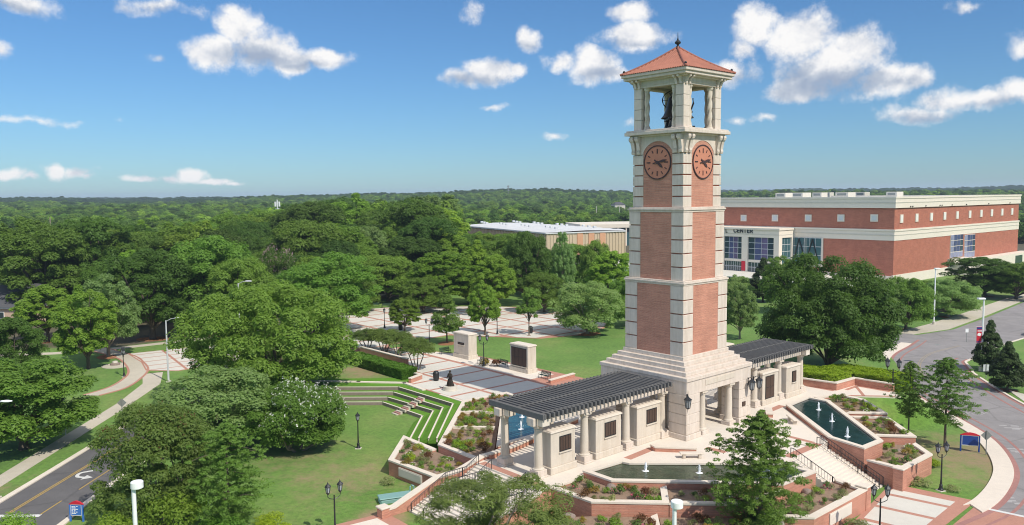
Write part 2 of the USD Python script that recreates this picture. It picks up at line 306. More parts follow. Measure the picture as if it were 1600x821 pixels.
def asphalt(name, col):
    c = np.array(col)
    n = {'g': ('geometry', {}), 'n1': ('noise_texture', {'scale': .35, 'detail': 8.0, 'roughness': .7}), 'r': ('rgb_ramp', {'ramp': [(.3, c * .86), (.5, c), (.7, c * 1.13)]}), 'nw': ('noise_texture', {'scale': .6, 'detail': 3.0}), 'ad': ('mix_vector', {'fac': .22}),
         'v': ('voronoi_texture', {'feature': 'distance_to_edge', 'scale': .16}), 'cr': ('rgb_ramp', {'ramp': [(0.0, (.8,) * 3), (.010, (.9,) * 3), (.022, (1, 1, 1))]}), 'v2': ('voronoi_texture', {'feature': 'f1', 'scale': .11}), 'vb': ('rgb_to_bw', {}), 'pr': ('rgb_ramp', {'ramp': [(.0, (.96,) * 3), (1, (1.04,) * 3)]}),
         'm1': ('mix', {'mix_type': 'multiply', 'fac': 1.0}), 'm2': ('mix', {'mix_type': 'multiply', 'fac': 1.0}), 'nf': ('noise_texture', {'scale': 30.0, 'detail': 2.0}), 'b': ('bump', {'strength': .25, 'distance': .02}), 'p': ('principled_bsdf', {'roughness': .9, 'specular_ior_level': .2})}
    l = [('g.position', 'n1.vector'), ('n1.fac', 'r.fac'), ('g.position', 'nw.vector'), ('g.position', 'ad.a'), ('nw.color', 'ad.b'), ('ad.result', 'v.vector'), ('v.distance', 'cr.fac'), ('g.position', 'v2.vector'), ('v2.color', 'vb.color'), ('vb.val', 'pr.fac'), ('r.color', 'm1.color1'), ('cr.color', 'm1.color2'), ('m1.color', 'm2.color1'), ('pr.color', 'm2.color2'), ('m2.color', 'p.base_color'), ('g.position', 'nf.vector'), ('nf.fac', 'b.height'), ('b.normal', 'p.normal')]
    mat(name, n, l)
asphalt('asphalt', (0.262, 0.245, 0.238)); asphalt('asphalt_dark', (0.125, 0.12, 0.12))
def glass(name, col, rough=0.06):
    mat(name, {'p': ('principled_bsdf', {'base_color': col, 'roughness': rough, 'specular_ior_level': 0.9, 'metallic': 0.0})}, [])
glass('window_dark', (0.03, 0.05, 0.055)); glass('window_blue', (0.035, 0.05, 0.10)); glass('window_green', (0.05, 0.11, 0.12)); glass('car_glass', (0.02, 0.025, 0.03))
def water(name, col, bump, scale):
    mat(name, {'g': ('geometry', {}), 'n': ('noise_texture', {'scale': scale, 'detail': 3.0, 'roughness': 0.6, 'distortion': 0.6}), 'b': ('bump', {'strength': bump, 'distance': 0.05}),
               'n2': ('noise_texture', {'scale': 0.8, 'detail': 3.0}), 'r': ('rgb_ramp', {'ramp': [(0.3, np.array(col) * 0.75), (0.7, np.array(col) * 1.3)]}),
               'p': ('principled_bsdf', {'roughness': 0.06, 'specular_ior_level': 0.5, 'ior': 1.33})},
        [('g.position', 'n.vector'), ('n.fac', 'b.height'), ('b.normal', 'p.normal'), ('g.position', 'n2.vector'), ('n2.fac', 'r.fac'), ('r.color', 'p.base_color')])
water('water_green', (0.045, 0.062, 0.035), 0.7, 3.5); water('water_dark', (0.014, 0.036, 0.038), 0.45, 3.0); water('water_teal', (0.022, 0.085, 0.11), 0.6, 3.0)
def grass_mat():
    """Lawn: greens that shift over metres, worn tan patches, brown litter under the woods (a mesh attribute says where)."""
    n = {'g': ('geometry', {}), 'n1': ('noise_texture', {'scale': 0.10, 'detail': 6.0, 'roughness': 0.6}), 'n2': ('noise_texture', {'scale': 2.5, 'detail': 5.0, 'roughness': 0.7}), 'n3': ('noise_texture', {'scale': 0.45, 'detail': 9.0, 'roughness': 0.80}),
         'nf': ('noise_texture', {'scale': 14.0, 'detail': 3.0}),
         'r1': ('rgb_ramp', {'ramp': [(0.3, (0.095, 0.19, 0.026)), (0.5, (0.125, 0.232, 0.036)), (0.7, (0.185, 0.25, 0.058))]}),
         'r2': ('rgb_ramp', {'ramp': [(0.25, (0.62,) * 3), (0.75, (1.3,) * 3)]}), 'm1': ('mix', {'mix_type': 'multiply', 'fac': 1.0}),
         'wa': ('attribute', {'attribute': 'wear'}), 'da': ('attribute', {'attribute': 'litter'}),
         'ws': ('math', {'math_type': 'add'}), 'wr': ('map_range', {'range_type': 'smoothstep', 'from_min': 0.56, 'from_max': 0.98, 'clamp': True}), 'm2': ('mix', {'color2': (0.29, 0.21, 0.115)}),
         'ls': ('math', {'math_type': 'multiply_add', 'value2': 0.5}), 'lr': ('map_range', {'range_type': 'smoothstep', 'from_min': 0.55, 'from_max': 1.0, 'clamp': True}), 'm3': ('mix', {'color2': (0.10, 0.085, 0.045)}),
         'b': ('bump', {'strength': 0.5, 'distance': 0.05}), 'p': ('principled_bsdf', {'roughness': 0.9, 'specular_ior_level': 0.12, 'sheen_weight': 0.1})}
    l = [('g.position', k + '.vector') for k in ('n1', 'n2', 'n3', 'nf')]
    l += [('n1.fac', 'r1.fac'), ('n2.fac', 'r2.fac'), ('r1.color', 'm1.color1'), ('r2.color', 'm1.color2'), ('n3.fac', 'ws.value1'), ('wa.fac', 'ws.value2'), ('ws.value', 'wr.value'),
          ('m1.color', 'm2.color1'), ('wr.result', 'm2.fac'), ('n2.fac', 'ls.value1'), ('da.fac', 'ls.value3'), ('ls.value', 'lr.value'), ('m2.color', 'm3.color1'), ('lr.result', 'm3.fac'), ('m3.color', 'p.base_color'), ('nf.fac', 'b.height'), ('b.normal', 'p.normal')]
    mat('grass', n, l)
grass_mat()
plain('turf', (0.108, 0.235, 0.028), 0.9, var=0.28, scale=2.0, spec=0.12, bump=0.5, bscale=14.0)
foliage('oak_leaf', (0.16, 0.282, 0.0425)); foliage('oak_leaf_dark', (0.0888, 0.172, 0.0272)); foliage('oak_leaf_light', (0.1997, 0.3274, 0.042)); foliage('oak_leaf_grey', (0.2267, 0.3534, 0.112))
foliage('bright_leaf', (0.2293, 0.3708, 0.0427)); foliage('feather_leaf', (0.1578, 0.2907, 0.047), trans=0.3); foliage('magnolia_leaf', (0.0746, 0.1326, 0.0339), trans=0.1, var=0.7, warm=0.02)
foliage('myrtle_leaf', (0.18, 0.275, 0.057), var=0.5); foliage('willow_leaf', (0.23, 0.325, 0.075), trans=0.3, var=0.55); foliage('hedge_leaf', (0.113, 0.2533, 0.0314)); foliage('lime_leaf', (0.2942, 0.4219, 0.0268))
foliage('ridge_leaf', (0.075, 0.145, 0.045))
foliage('red_leaf', (0.2367, 0.121, 0.0494), var=0.6, warm=0.02); foliage('ochre_leaf', (0.3282, 0.2527, 0.0467), var=0.5); foliage('sage_leaf', (0.3162, 0.3471, 0.1526), var=0.4); foliage('dark_leaf', (0.1318, 0.2313, 0.0509)); foliage('pine_leaf', (0.1845, 0.2828, 0.061), trans=0.1)

# ------------------------------------------------------------------ the lie of the land
LOW, COURT = -2.6, -1.0
UPPER = Polygon([(-34, 112.6), g2(560, 597, COURT), g2(632, 599, COURT), g2(661, 609, COURT), g2(723, 627, COURT), (0, 92), (27, 100), (44, 112), (52, 135), (60, 190), (60, 330), (-44, 330), (-42, 150), (-36, 125)])
TERR = Polygon([tuple((np.array([0.72251, 3.49007]) * 25 + u * np.array([math.sin(YAW), math.cos(YAW)]) + v * np.array([math.cos(YAW), -math.sin(YAW)]))) for u, v in ((22, -9), (29, -8), (31, 0), (31.2, 11.6), (28.2, 13.2), (23, 9), (20, 9))])
def sstep(t): t = np.clip(t, 0, 1); return t * t * (3 - 2 * t)
def height(x, y):
    x, y = np.asarray(x, float), np.asarray(y, float)
    d = shapely.distance(UPPER, shapely.points(x, y))
    L = np.where((y < 116) & (x > -24) & (x < 2), 0.5, np.where(x < -20, 9.0, 13.0))
    z = LOW + (COURT - 0.06 - LOW) * (1 - sstep(d / L))
    z = np.maximum(z, LOW + (-0.12 - LOW) * (1 - sstep(shapely.distance(TERR, shapely.points(x, y)) / 5.2)))
    far = np.hypot(x, y)
    p = np.stack([x / 420.0, y / 420.0, np.zeros_like(x)], -1)
    hills = 17.0 * sstep((far - 800) / 1700) + (meshkit.fbm(p, 4, 5) - 0.5) * 38.0 * sstep((far - 350) / 900)
    return z + hills * sstep((y - 250) / 200 + 0.0) - 60 * sstep((far - 4500) / 3500)
def axis(lo, hi, step, far, grow=1.12):
    a = list(np.arange(lo, hi + 1e-6, step)); s = step
    while a[-1] < far: s = min(s * grow, 260); a.append(a[-1] + s)
    s = step
    while a[0] > -far: s = min(s * grow, 260); a.insert(0, a[0] - s)
    return np.array(a)
gx, gy = axis(-130, 130, 1.25, 8500), axis(40, 215, 1.25, 8500)
X, Y = np.meshgrid(gx, gy, indexing='ij')
Z = height(X.ravel(), Y.ravel())
nx, ny = X.shape
I, J = np.meshgrid(np.arange(nx - 1), np.arange(ny - 1), indexing='ij')
base_i = (I * ny + J).ravel()
gf = np.vstack([np.stack([base_i, base_i + ny, base_i + ny + 1], 1), np.stack([base_i, base_i + ny + 1, base_i + 1], 1)])
gp = struct('ground', trimesh.Trimesh(np.stack([X.ravel(), Y.ravel(), Z], 1), gf, process=False), 'grass', smooth=True)
def blob(x, y, cx, cy, r, soft=0.5): return np.clip((1 + soft) - np.hypot(x - cx, y - cy) / r, 0, 1)
WEAR = [(50, 80.5, 6.5, .38), (46, 83, 6, .32), (46.5, 76, 5, .28), (-14.5, 72, 10, .12), (-17, 76.5, 6, .24), (-22, 118, 5, .36), (-51, 74, 4, .22), (-11.5, 66.5, 2.4, .5), (-22.5, 82, 6, .2), (60, 100, 4, .2), (50, 128, 6, .2)]
wear = np.zeros(len(Z)); litter = np.zeros(len(Z))
for cx, cy, r, k in WEAR: wear = np.maximum(wear, k * blob(X.ravel(), Y.ravel(), cx, cy, r))
WOODS = unary_union([Polygon([(-75, 150), (-62, 165), (-48, 185), (-34, 206), (-10, 222), (2, 300), (-5, 420), (-900, 900), (-900, 150)])])
dw = shapely.distance(WOODS, shapely.points(X.ravel(), Y.ravel()))
litter = np.where(Y.ravel() > 330, 1.0, np.clip(1 - dw / 6, 0, 1)) * 0.9
for k, a in (('wear', wear), ('litter', litter)):
    UsdGeom.PrimvarsAPI(stage.GetPrimAtPath(gp)).CreatePrimvar(k, Sdf.ValueTypeNames.FloatArray, 'vertex').Set(Vt.FloatArray.FromNumpy(a.astype(np.float32)))

def smooth_line(pts, n=8):
    p = np.array(pts, float); p = np.vstack([2 * p[0] - p[1], p, 2 * p[-1] - p[-2]]); out = []
    for i in range(1, len(p) - 2):
        for t in np.linspace(0, 1, n, endpoint=False):
            out.append(0.5 * ((2 * p[i]) + (-p[i - 1] + p[i + 1]) * t + (2 * p[i - 1] - 5 * p[i] + 4 * p[i + 1] - p[i + 2]) * t * t + (-p[i - 1] + 3 * p[i] - 3 * p[i + 1] + p[i + 2]) * t ** 3))
    return [tuple(a) for a in out] + [tuple(p[-2])]
def strip(line, w, side=0):
    ls = LineString(line)
    return ls.buffer(w / 2, cap_style=2, join_style=2) if side == 0 else ls.buffer(w * side, single_sided=True, cap_style=2, join_style=2)
def flat(name, poly, z, m, t=0.3, parent=None, kind='structure'):
    mesh = prism(poly, z - t, z)
    return part(parent, name, mesh, m) if parent else struct(name, mesh, m, kind=kind)

# left road: straight, running away beside the campus lawn
RL = LOW + 0.03
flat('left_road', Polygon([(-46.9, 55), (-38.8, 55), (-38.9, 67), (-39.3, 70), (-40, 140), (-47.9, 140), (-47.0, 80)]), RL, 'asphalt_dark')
flat('left_kerb', Polygon([(-47.5, 55), (-46.9, 55), (-47.0, 80), (-47.9, 140), (-48.5, 140), (-47.6, 80)]), LOW + 0.13, 'coping')
flat('left_kerb', Polygon([(-38.8, 55), (-38.3, 55), (-38.3, 66), (-38.7, 70), (-39.5, 140), (-40, 140), (-39.3, 70), (-38.9, 67)]), LOW + 0.13, 'coping')
for i, dx in enumerate((-0.12, 0.12)):
    flat('yellow_centre_line', strip([(-44.75 + dx, 68.3), (-44.4 + dx, 81), (-43.6 + dx, 110)], 0.12), RL + 0.006, 'paint_yellow', 0.02)
for a, b in ((68, 71.2), (74.0, 80.0), (83, 88)):
    flat('yellow_lane_line', strip([(-41.75 + (a - 68) * .03, a), (-41.75 + (b - 68) * .03, b)], 0.13), RL + 0.006, 'paint_yellow', 0.02)
flat('white_stop_line', Polygon([(-46.8, 67.5), (-41.6, 67.5), (-41.6, 68.05), (-46.8, 68.05)]), RL + 0.006, 'paint_white', 0.02)
ar = unary_union([strip(smooth_line([(-43.0, 79.3), (-43.9, 78.6), (-43.7, 77.6), (-42.9, 77.3)]), 0.35), Polygon([(-42.9, 76.7), (-42.9, 78.0), (-42.0, 77.3)])])
flat('white_turn_arrow', ar, RL + 0.006, 'paint_white', 0.02)
flat('left_sidewalk', Polygon([(-51.5, 55), (-49.2, 55), (-49.7, 75), (-51.5, 103), (-52.9, 117.5), (-56.0, 125.5), (-58.6, 124.0), (-55.6, 117.6), (-53.8, 106.5), (-51.8, 77.6)]), LOW + 0.034, 'walk')
# round plaza and its curving walk on the left
arc_in = smooth_line([(-58.5, 110.6), (-56.9, 114.7), (-57.4, 120.5), (-59.2, 127.3), (-62.9, 133.6), (-67.1, 139.1), (-76, 147)])
arc_out = smooth_line([(-60.9, 110.9), (-59.6, 115.5), (-60.2, 121.3), (-61.9, 126.3), (-65.6, 132.5), (-70, 138.0), (-79, 145.5)])
flat('curved_walk', Polygon(arc_in + arc_out[::-1]), LOW + 0.042, 'walk')
flat('curved_walk_brick_edge', strip(arc_out, 0.35), LOW + 0.072, 'brick_band', 0.25); flat('curved_walk_brick_edge', strip(arc_in, 0.35), LOW + 0.072, 'brick_band', 0.25)
plaza_l = Polygon([(-59.2, 127.0), (-62.9, 133.4), (-68.7, 140.8), (-60.5, 146), (-50, 150), (-44, 138), (-54, 126.5)])
lp = struct('round_plaza', prism(plaza_l.buffer(0.25, join_style=2), LOW - 0.25, LOW + 0.05), 'brick_band')
for i in range(-2, 4):
    for j in range(-3, 4):
        a = np.array([-58.5, 136.0]) + i * np.array([4.6, 3.1]) + j * np.array([2.1, -3.1])
        cell = Polygon([a, a + np.array([4.2, 2.85]), a + np.array([4.2, 2.85]) + np.array([1.85, -2.75]), a + np.array([1.85, -2.75])]).intersection(plaza_l)
        if cell.area > 1.5: part(lp, 'paving_slab', prism(cell, LOW, LOW + 0.06), 'paving')
flat('mascot_island_pad', Point(-66.0, 130.8).buffer(2.3), LOW + 0.066, 'walk')
flat('wood_edge_path', strip(smooth_line([(-120, 143), (-95, 141), (-80, 143), (-66, 152), (-54, 162), (-40, 170)]), 2.2), LOW + 0.04, 'walk')
# right road: sweeps in from the far right, round the bend and down towards the viewer
RR = LOW + 0.03
r_in = smooth_line([(20, 52), (30, 59.5), (36.4, 63.9), (42.1, 67.8), (47.2, 73.4), (50.4, 78.6), (53.0, 85.5), (54.0, 92.2), (54.6, 105), (56.6, 118), (60.2, 126), (65, 134), (71.3, 141.5), (75.6, 147)])
road_r = Polygon(r_in + [(66, 160), (75.6, 154.2), (78.3, 152.0), (88.4, 157.8), (105.1, 173.8), (126, 195), (190, 255), (215, 240), (140, 180), (95.6, 147), (90, 142.6), (80, 133.5)] + smooth_line([(75, 129), (73.2, 127.2), (72.3, 125.2), (70.9, 121.5), (69.6, 118.5), (67.3, 108.7), (65.8, 100.7), (64.5, 88), (63.5, 60), (63, 40)]) + [(20, 40)])
flat('right_road', road_r, RR, 'asphalt')
conc = strip(r_in[16:-6], 1.75, 1).difference(Polygon([(0, 0), (40.2, 0), (40.2, 68.2), (33, 66), (0, 60)]))
flat('right_kerb', conc, LOW + 0.13, 'coping')
flat('red_kerb_line', strip(r_in[14:], 0.5, -1), RR + 0.008, 'red_curb', 0.03)
flat('red_gutter_line', strip(LineString(r_in[14:]).parallel_offset(1.55, 'right').coords, 0.28), RR + 0.008, 'red_curb', 0.03)
isl = smooth_line([(80, 133.5), (75, 129), (73.2, 127.2), (72.3, 125.2), (70.9, 121.5), (69.6, 118.5), (67.3, 108.7), (65.8, 100.7), (64.5, 88), (63.5, 60)])
flat('right_kerb', strip(isl, 0.35, 1), LOW + 0.14, 'coping')
flat('right_kerb', strip([(80, 133.5), (90, 142.6), (95.6, 147), (140, 180)], 0.3, 1), LOW + 0.14, 'coping')
flat('red_kerb_line', strip(isl[8:], 0.45, -1), RR + 0.008, 'red_curb', 0.03)
flat('red_gutter_line', strip(LineString(isl[8:]).parallel_offset(1.7, 'right').coords, 0.3), RR + 0.008, 'red_curb', 0.03)
flat('island_walk', Polygon([(68.6, 108.3), (66.6, 101.0), (65.3, 88), (64.2, 62), (68, 62), (71, 90), (70.4, 104)]), LOW + 0.06, 'concrete')
flat('far_sidewalk', Polygon([(74.5, 154.6), (77.5, 152.6), (87.6, 158.0), (104.5, 174.4), (126, 196), (190, 257), (187, 259), (123, 199), (101, 177.5), (86, 163.5), (80, 158.5)]), LOW + 0.12, 'walk')
flat('side_road', Polygon([(75.6, 147), (71.0, 141.3), (62, 152), (50, 172), (56, 176), (67, 160), (77, 153)]), RR - 0.004, 'asphalt')
flat('faded_centre_line', strip(smooth_line([(60.5, 104), (61.5, 116), (64.5, 125), (71, 134), (80, 141)]), 0.14), RR + 0.006, 'paint_yellow_faded', 0.02)
flat('faded_centre_line', strip(smooth_line([(60.85, 104), (61.85, 116), (64.8, 124.8), (71.2, 133.7), (80.2, 140.7)]), 0.14), RR + 0.006, 'paint_yellow_faded', 0.02)
rng = np.random.default_rng(5)
for i in range(9):
    a = np.array(g2(1508 + i * 4.2, 648 - (i % 3), RR)); flat('faded_crossing_bar', Polygon([a, a + (0.22, 0.0), a + (0.2, 0.75), a + (-0.02, 0.75)]), RR + 0.007, 'paint_faded', 0.02)
for cx, cy in ((1583, 668), (1588, 705), (1578, 782)):
    a = np.array(g2(cx, cy, RR)); shp = unary_union([Polygon([a + (dx - .45, dy - .13), a + (dx + .4, dy - .2), a + (dx + .5, dy + .12), a + (dx - .4, dy + .2)]) for dx, dy in rng.uniform(-.8, .8, (6, 2))])
    flat('faded_road_marking', shp, RR + 0.007, 'paint_faded', 0.02)
a = np.array(g2(1465, 539, RR)); flat('manhole_cover', Point(*a).buffer(0.45), RR + 0.008, 'sign_back', 0.03)
# brick crossing and the little forecourt at the foot of the right hand steps
flat('brick_crossing', Polygon([(40.2, 67.6), (36.2, 63.8), (30, 59), (36, 50), (50, 58), (45.5, 63.6)]), RR + 0.004, 'brick_band', 0.2)
flat('white_stop_line', strip([(40.6, 67.7), (45.6, 63.5), (52, 58)], 0.4), RR + 0.01, 'paint_white', 0.02)
fc_poly = Polygon([(36.8, 72.6), (41.2, 69.0), (36.0, 64.2), (30.5, 59.6), (24.0, 60.6), (28.9, 65.3), (32.0, 69.0), (35.0, 72.6)])
fc = struct('forecourt', prism(fc_poly, LOW - 0.25, LOW + 0.05), 'brick_band')
for b0, b1 in ((0.6, 2.0), (2.55, 5.6), (6.15, 9.3), (9.9, 13)):
    s0, s1 = np.array([39.6, 69.3]) + np.array([-.72, -.69]) * b0, np.array([39.6, 69.3]) + np.array([-.72, -.69]) * b1
    d = np.array([-0.78, 0.63]) * 5.0
    cell = Polygon([s0 - np.array([-0.78, 0.63]) * .1, s1 - np.array([-0.78, 0.63]) * .1, s1 + d, s0 + d]).intersection(fc_poly.buffer(-0.45))
    if cell.area > .5: part(fc, 'paving_slab', prism(cell, LOW, LOW + 0.06), 'paving')

# ------------------------------------------------------------------ tower plaza, courtyard, far plaza
def uvpoly(pts): return Polygon([W(u, v)[:2] for u, v in pts])
PLAT = [(-25.7, -3.4), (-25.7, 5.3), (-20.6, 5.6), (-15.9, 6.0), (-15.6, 7.0), (-6.0, 15.9), (-3.0, 15.9), (3.0, 15.9), (4.6, 15.5), (12.6, 6.2), (18.0, 6.2), (22.6, 7.6), (27.6, 13.0), (29.6, 11.3), (29.6, 6.4), (25.3, 6.2), (25.3, 0), (24, -6), (9, -11), (-8, -11), (-15.6, -5.8)]
plz = struct('tower_plaza', prism(uvpoly(PLAT), -3.2, 0.0), 'plaza')
for pts, w in (([g2(980, 717, 0), g2(1019, 701, 0)], .85), ([g2(1103, 700, 0), g2(1134, 707, 0)], .75), ([g2(1195, 645, 0), g2(1222, 634, 0)], .8), ([g2(1212, 677, 0), g2(1271, 692, 0)], .6), ([W(-2.9, 15.3)[:2], W(3.1, 15.3)[:2]], .9), ([W(-25.2, -3.2)[:2], W(-25.2, 5.2)[:2]], .8),
               ([W(26.2, 6.8)[:2], W(29.2, 6.8)[:2]], .5), ([W(29.2, 6.8)[:2], W(29.2, 11.0)[:2]], .5), ([W(22.8, 7.4)[:2], W(27.4, 12.4)[:2]], .5), ([W(24.6, 1.0)[:2], W(24.6, 6.0)[:2]], .5), ([W(25.0, 9.6)[:2], W(28.6, 7.0)[:2]], .4)):
    part(plz, 'brick_band', prism(strip(pts, w), -0.05, 0.004), 'brick_band')
for v0 in (-12.0, -11.5, -11.0):   # steps from the tower plaza down to the courtyard
    part(plz, 'step', prism(uvpoly([(-8, v0 - .5), (9, v0 - .5), (9, v0), (-8, v0)]), -3, -0.2 + (v0 + 11) * .5), 'coping')
# courtyard: pale slabs framed by brick bands
court_outline = [(-10.4, -24.2), (-4, -23.2), (-4, -12.4), (10, -12.4), (10, -25.0), (9.0, -48.5), (6.9, -52), (3.9, -62), (-3.2, -62), (-3.2, -47.5), (-7.4, -39.3), (-10.4, -38.7)]
crt = struct('courtyard', prism(uvpoly(court_outline), COURT - 1.8, COURT), 'brick_band')
cp_ = Polygon(court_outline)
vs = [-62] + [-60.6 + 4.62 * k for k in range(9)] + [-19, -14.4, -12.4]
for a, b in zip(vs[:-1], vs[1:]):
    for u0, u1 in ((-10.1, -5.5), (-4.9, 3.1)):
        cell = sbox(u0, a + .28, u1, b - .28).intersection(cp_.buffer(-0.3))
        if cell.area > .8: part(crt, 'paving_slab', prism(uvpoly(list(cell.exterior.coords)), COURT - 0.05, COURT + 0.012), 'paving')
    cell = sbox(3.9, a + .02, 8.6, b - .02).intersection(cp_.buffer(-0.25))
    if cell.area > .8 and b < -24: part(crt, 'paving_slab', prism(uvpoly(list(cell.exterior.coords)), COURT - 0.05, COURT + 0.012), 'plaza')
# far plaza: a chequer of slabs and brick bands
far_poly = Polygon([(-62, 158), (-38, 182), (-28, 187), (-8, 187), (5, 184), (16, 168), (20, 157), (12, 146.5), (5, 143.5), (-12, 148), (-22, 138.5), (-21.5, 127), (-17.5, 125.5), (-27, 133.5), (-34, 150)])
fp = struct('far_plaza', prism(far_poly, COURT - 1.8, COURT + 0.006), 'brick_band')
for i in range(-9, 12):
    for j in range(-12, 10):
        u0, v0 = 18 + i * 6.6, -78 + j * 6.6
        cell = uvpoly([(u0 + .35, v0 + .35), (u0 + 6.25, v0 + .35), (u0 + 6.25, v0 + 6.25), (u0 + .35, v0 + 6.25)]).intersection(far_poly.buffer(-0.4))
        if cell.area > 3: part(fp, 'paving_slab', prism(cell, COURT - 0.05, COURT + 0.02), 'paving')
flat('far_walk', strip(smooth_line([(-75, 196), (-50, 208), (-33, 212), (-10, 222), (15, 240)]), 2.6), COURT + 0.02, 'paving')
flat('oak_walk', strip(smooth_line([(43, 112), (50, 128), (58, 140), (66, 150)]), 3.0), LOW + 0.62, 'brick_band', 1.0)
for c, r in (((-14.0, 0), 0),): pass
def mulch_ring(x, y, r, seed):
    rg = np.random.default_rng(seed); an = np.linspace(0, 2 * PI, 18, endpoint=False); rr = r * (1 + 0.13 * np.sin(an * 2 + rg.uniform(0, 6)) + rg.uniform(-.07, .07, 18))
    z = float(height(x, y)); pts = np.stack([x + rr * np.cos(an), y + rr * np.sin(an)], 1)
    zz = height(pts[:, 0], pts[:, 1]) + 0.012
    v = np.vstack([[x, y, z + 0.10], np.c_[pts, zz]]); f = [(0, 1 + k, 1 + (k + 1) % 18) for k in range(18)]
    struct('mulch_bed', trimesh.Trimesh(v, f, process=False), 'mulch', smooth=True, kind='stuff', label=None)

# ------------------------------------------------------------------ amphitheatre lawn: nested grass tiers with stone walls
TOPS = [COURT, COURT - .4, COURT - .8, COURT - 1.2]
walls_px = [[(505, 605), (623, 605), (708, 631), (686, 678)], [(503, 613), (615, 613), (692, 637), (673, 678)], [(500, 621), (606, 621), (677, 642), (658, 678)], [(498, 628.5), (598, 628.5), (660, 650), (645, 678)]]
for k, (pl, top) in enumerate(zip(walls_px, TOPS)):
    line = [g2(x, y, top) for x, y in pl]
    line[0] = (line[0][0] - 3, line[0][1]); e_ = np.array(line[3]) - np.array(line[2]); line[3] = tuple(np.array(line[3]) + e_ / np.linalg.norm(e_) * 1.6)
    close = [(-4.0, line[3][1]), (-3.0, 102), (-12, 113), (-36, 113.0)] if k == 0 else [(-6.0, line[3][1]), (-6.3, 99.5), (-15, 110.5), (-34, 112.0)]
    struct('grass_tier', prism(Polygon(line + close).buffer(0), -3.2, top - 0.03 + .0 * k), 'turf')
    t = thing('terrace_wall', ['topmost', 'second highest', 'third highest', 'lowest'][k] + ' grey stone retaining wall of the stepped grass amphitheatre', 'wall', (0, 0, 0))
    for i in range(3):
        s = LineString(line[i:i + 2]); part(t, 'wall_run', prism(s.buffer(0.08, cap_style=2), top - .44, top - .0), 'rock' if i < 2 else 'coping', label=None)
        part(t, 'capping', prism(s.buffer(0.095, cap_style=3), top, top + .04), 'coping')
    (ax, ay), (bx, by) = line[2], line[3]
    struct('grass_bank', trimesh.convex.convex_hull(np.array([[ax - .1, ay - .1, top - .05], [bx - .1, by, top - .05], [ax - .1, ay - .1, top - .6], [bx - .1, by, top - .6], [ax - 1.0, ay - 1.6, top - .42], [bx - 1.0, by, top - .42], [ax - 1.0, ay - 1.6, top - .6], [bx - 1.0, by, top - .6]])), 'turf')
    px, py = [(661, 620), (650, 627), (638, 634), (626, 641)][k]
    c = np.array(g2(px, py, top)); d = np.array(line[2]) - np.array(line[1]); d /= np.linalg.norm(d); nrm = np.array([d[1], -d[0]])
    if nrm[1] > 0: nrm = -nrm
    st = thing('lawn_steps', ['flight of grey stone steps through the topmost grass tier', 'flight of grey stone steps through the second grass tier', 'flight of grey stone steps through the third grass tier', 'lowest flight of grey stone steps ending on the lawn'][k], 'steps')
    for i in range(3):
        a = c + nrm * (0.12 + .30 * i); b = a + nrm * .30
        part(st, 'step', prism([a - d * .6, a + d * .6, b + d * .6, b - d * .6], top - .6, top - .05 - .12 * i), 'red_curb' if i % 2 else 'walk')
cw = thing('lawn_edge_wall', 'low pale coping wall along the top edge of the amphitheatre lawn', 'wall')
edge = [(-33, 112.0), g2(560, 597.5, COURT), g2(632, 599, COURT), g2(661, 609.5, COURT)]
for a, b in zip(edge[:-1], edge[1:]): part(cw, 'coping', prism(LineString([a, b]).buffer(0.28, cap_style=3), COURT - 1.2, COURT + .12), 'coping')
edge2 = [g2(689, 617, COURT), g2(723, 627.5, COURT)]
part(cw, 'coping', prism(LineString(edge2).buffer(0.2, cap_style=3), COURT - 1.2, COURT + .05), 'coping')

# ------------------------------------------------------------------ the clock tower
tw = thing('clock_tower', 'tall brick and limestone clock tower with open belfry and red tiled roof', 'clock tower', W(0, 0, 0), PHI)
def tp(name, mesh, mat, smooth=False, parent=None, label=None): return part(parent or tw, name, mesh, mat, smooth, label)
BH = 5.87
for k in range(4):                                       # corner piers of stacked blocks
    zs = [0.0, 0.55, 1.6, 2.62, 3.64, 4.62]
    for i in range(5):
        e = 0.12 if i == 0 else 0.0
        tp('pier_block', rot(cbox(3.58 - e, BH + e - .02, -(BH + e - .02), -(3.58 - e), zs[i] + (0 if i == 0 else .012), zs[i + 1] - .012, .035), k), 'stone_block')
    tp('pier_core', rot(box(3.66, BH - .08, -(BH - .08), -3.66, 0.1, 4.62), k), 'stone')
for k in range(4):
    for x in (-2.45, 2.45):
        c = tp('base_column', rot(lathe([(0.40, .78), (0.39, 2.2), (0.345, 4.12)], 20, x, -5.25), k), 'stone', 35)
        tp('plinth', rot(cbox(x - .58, x + .58, -5.83, -4.67, 0, .42), k), 'stone_block', parent=c)
        tp('column_base', rot(lathe([(0, .42), (.54, .42), (.56, .50), (.52, .6), (.45, .66), (.44, .78), (0, .78)], 20, x, -5.25), k), 'stone', 35, parent=c)
        tp('capital', rot(cat_([lathe([(.345, 4.1), (.40, 4.16), (.38, 4.22), (.47, 4.36), (0, 4.36)], 20, x, -5.25), cbox(x - .5, x + .5, -5.75, -4.75, 4.36, 4.62, .02)]), k), 'stone', 35, parent=c)
for k in range(4):
    tp('architrave', rot(box(-5.82, 5.82, -5.82, -4.6, 4.635, 6.02), k) if k % 2 == 0 else rot(box(-4.59, 4.59, -5.82, -4.6, 4.635, 6.02), k), 'stone_block')
    tp('inscription_panel', rot(cbox(-2.6, 2.6, -5.89, -5.80, 5.22, 5.82, .025), k), 'stone')
tp('ceiling', box(-4.58, 4.58, -4.58, 4.58, 4.7, 5.0), 'stone')
tp('cornice', cbox(-5.95, 5.95, -5.95, 5.95, 6.03, 6.43, .04), 'stone_block')
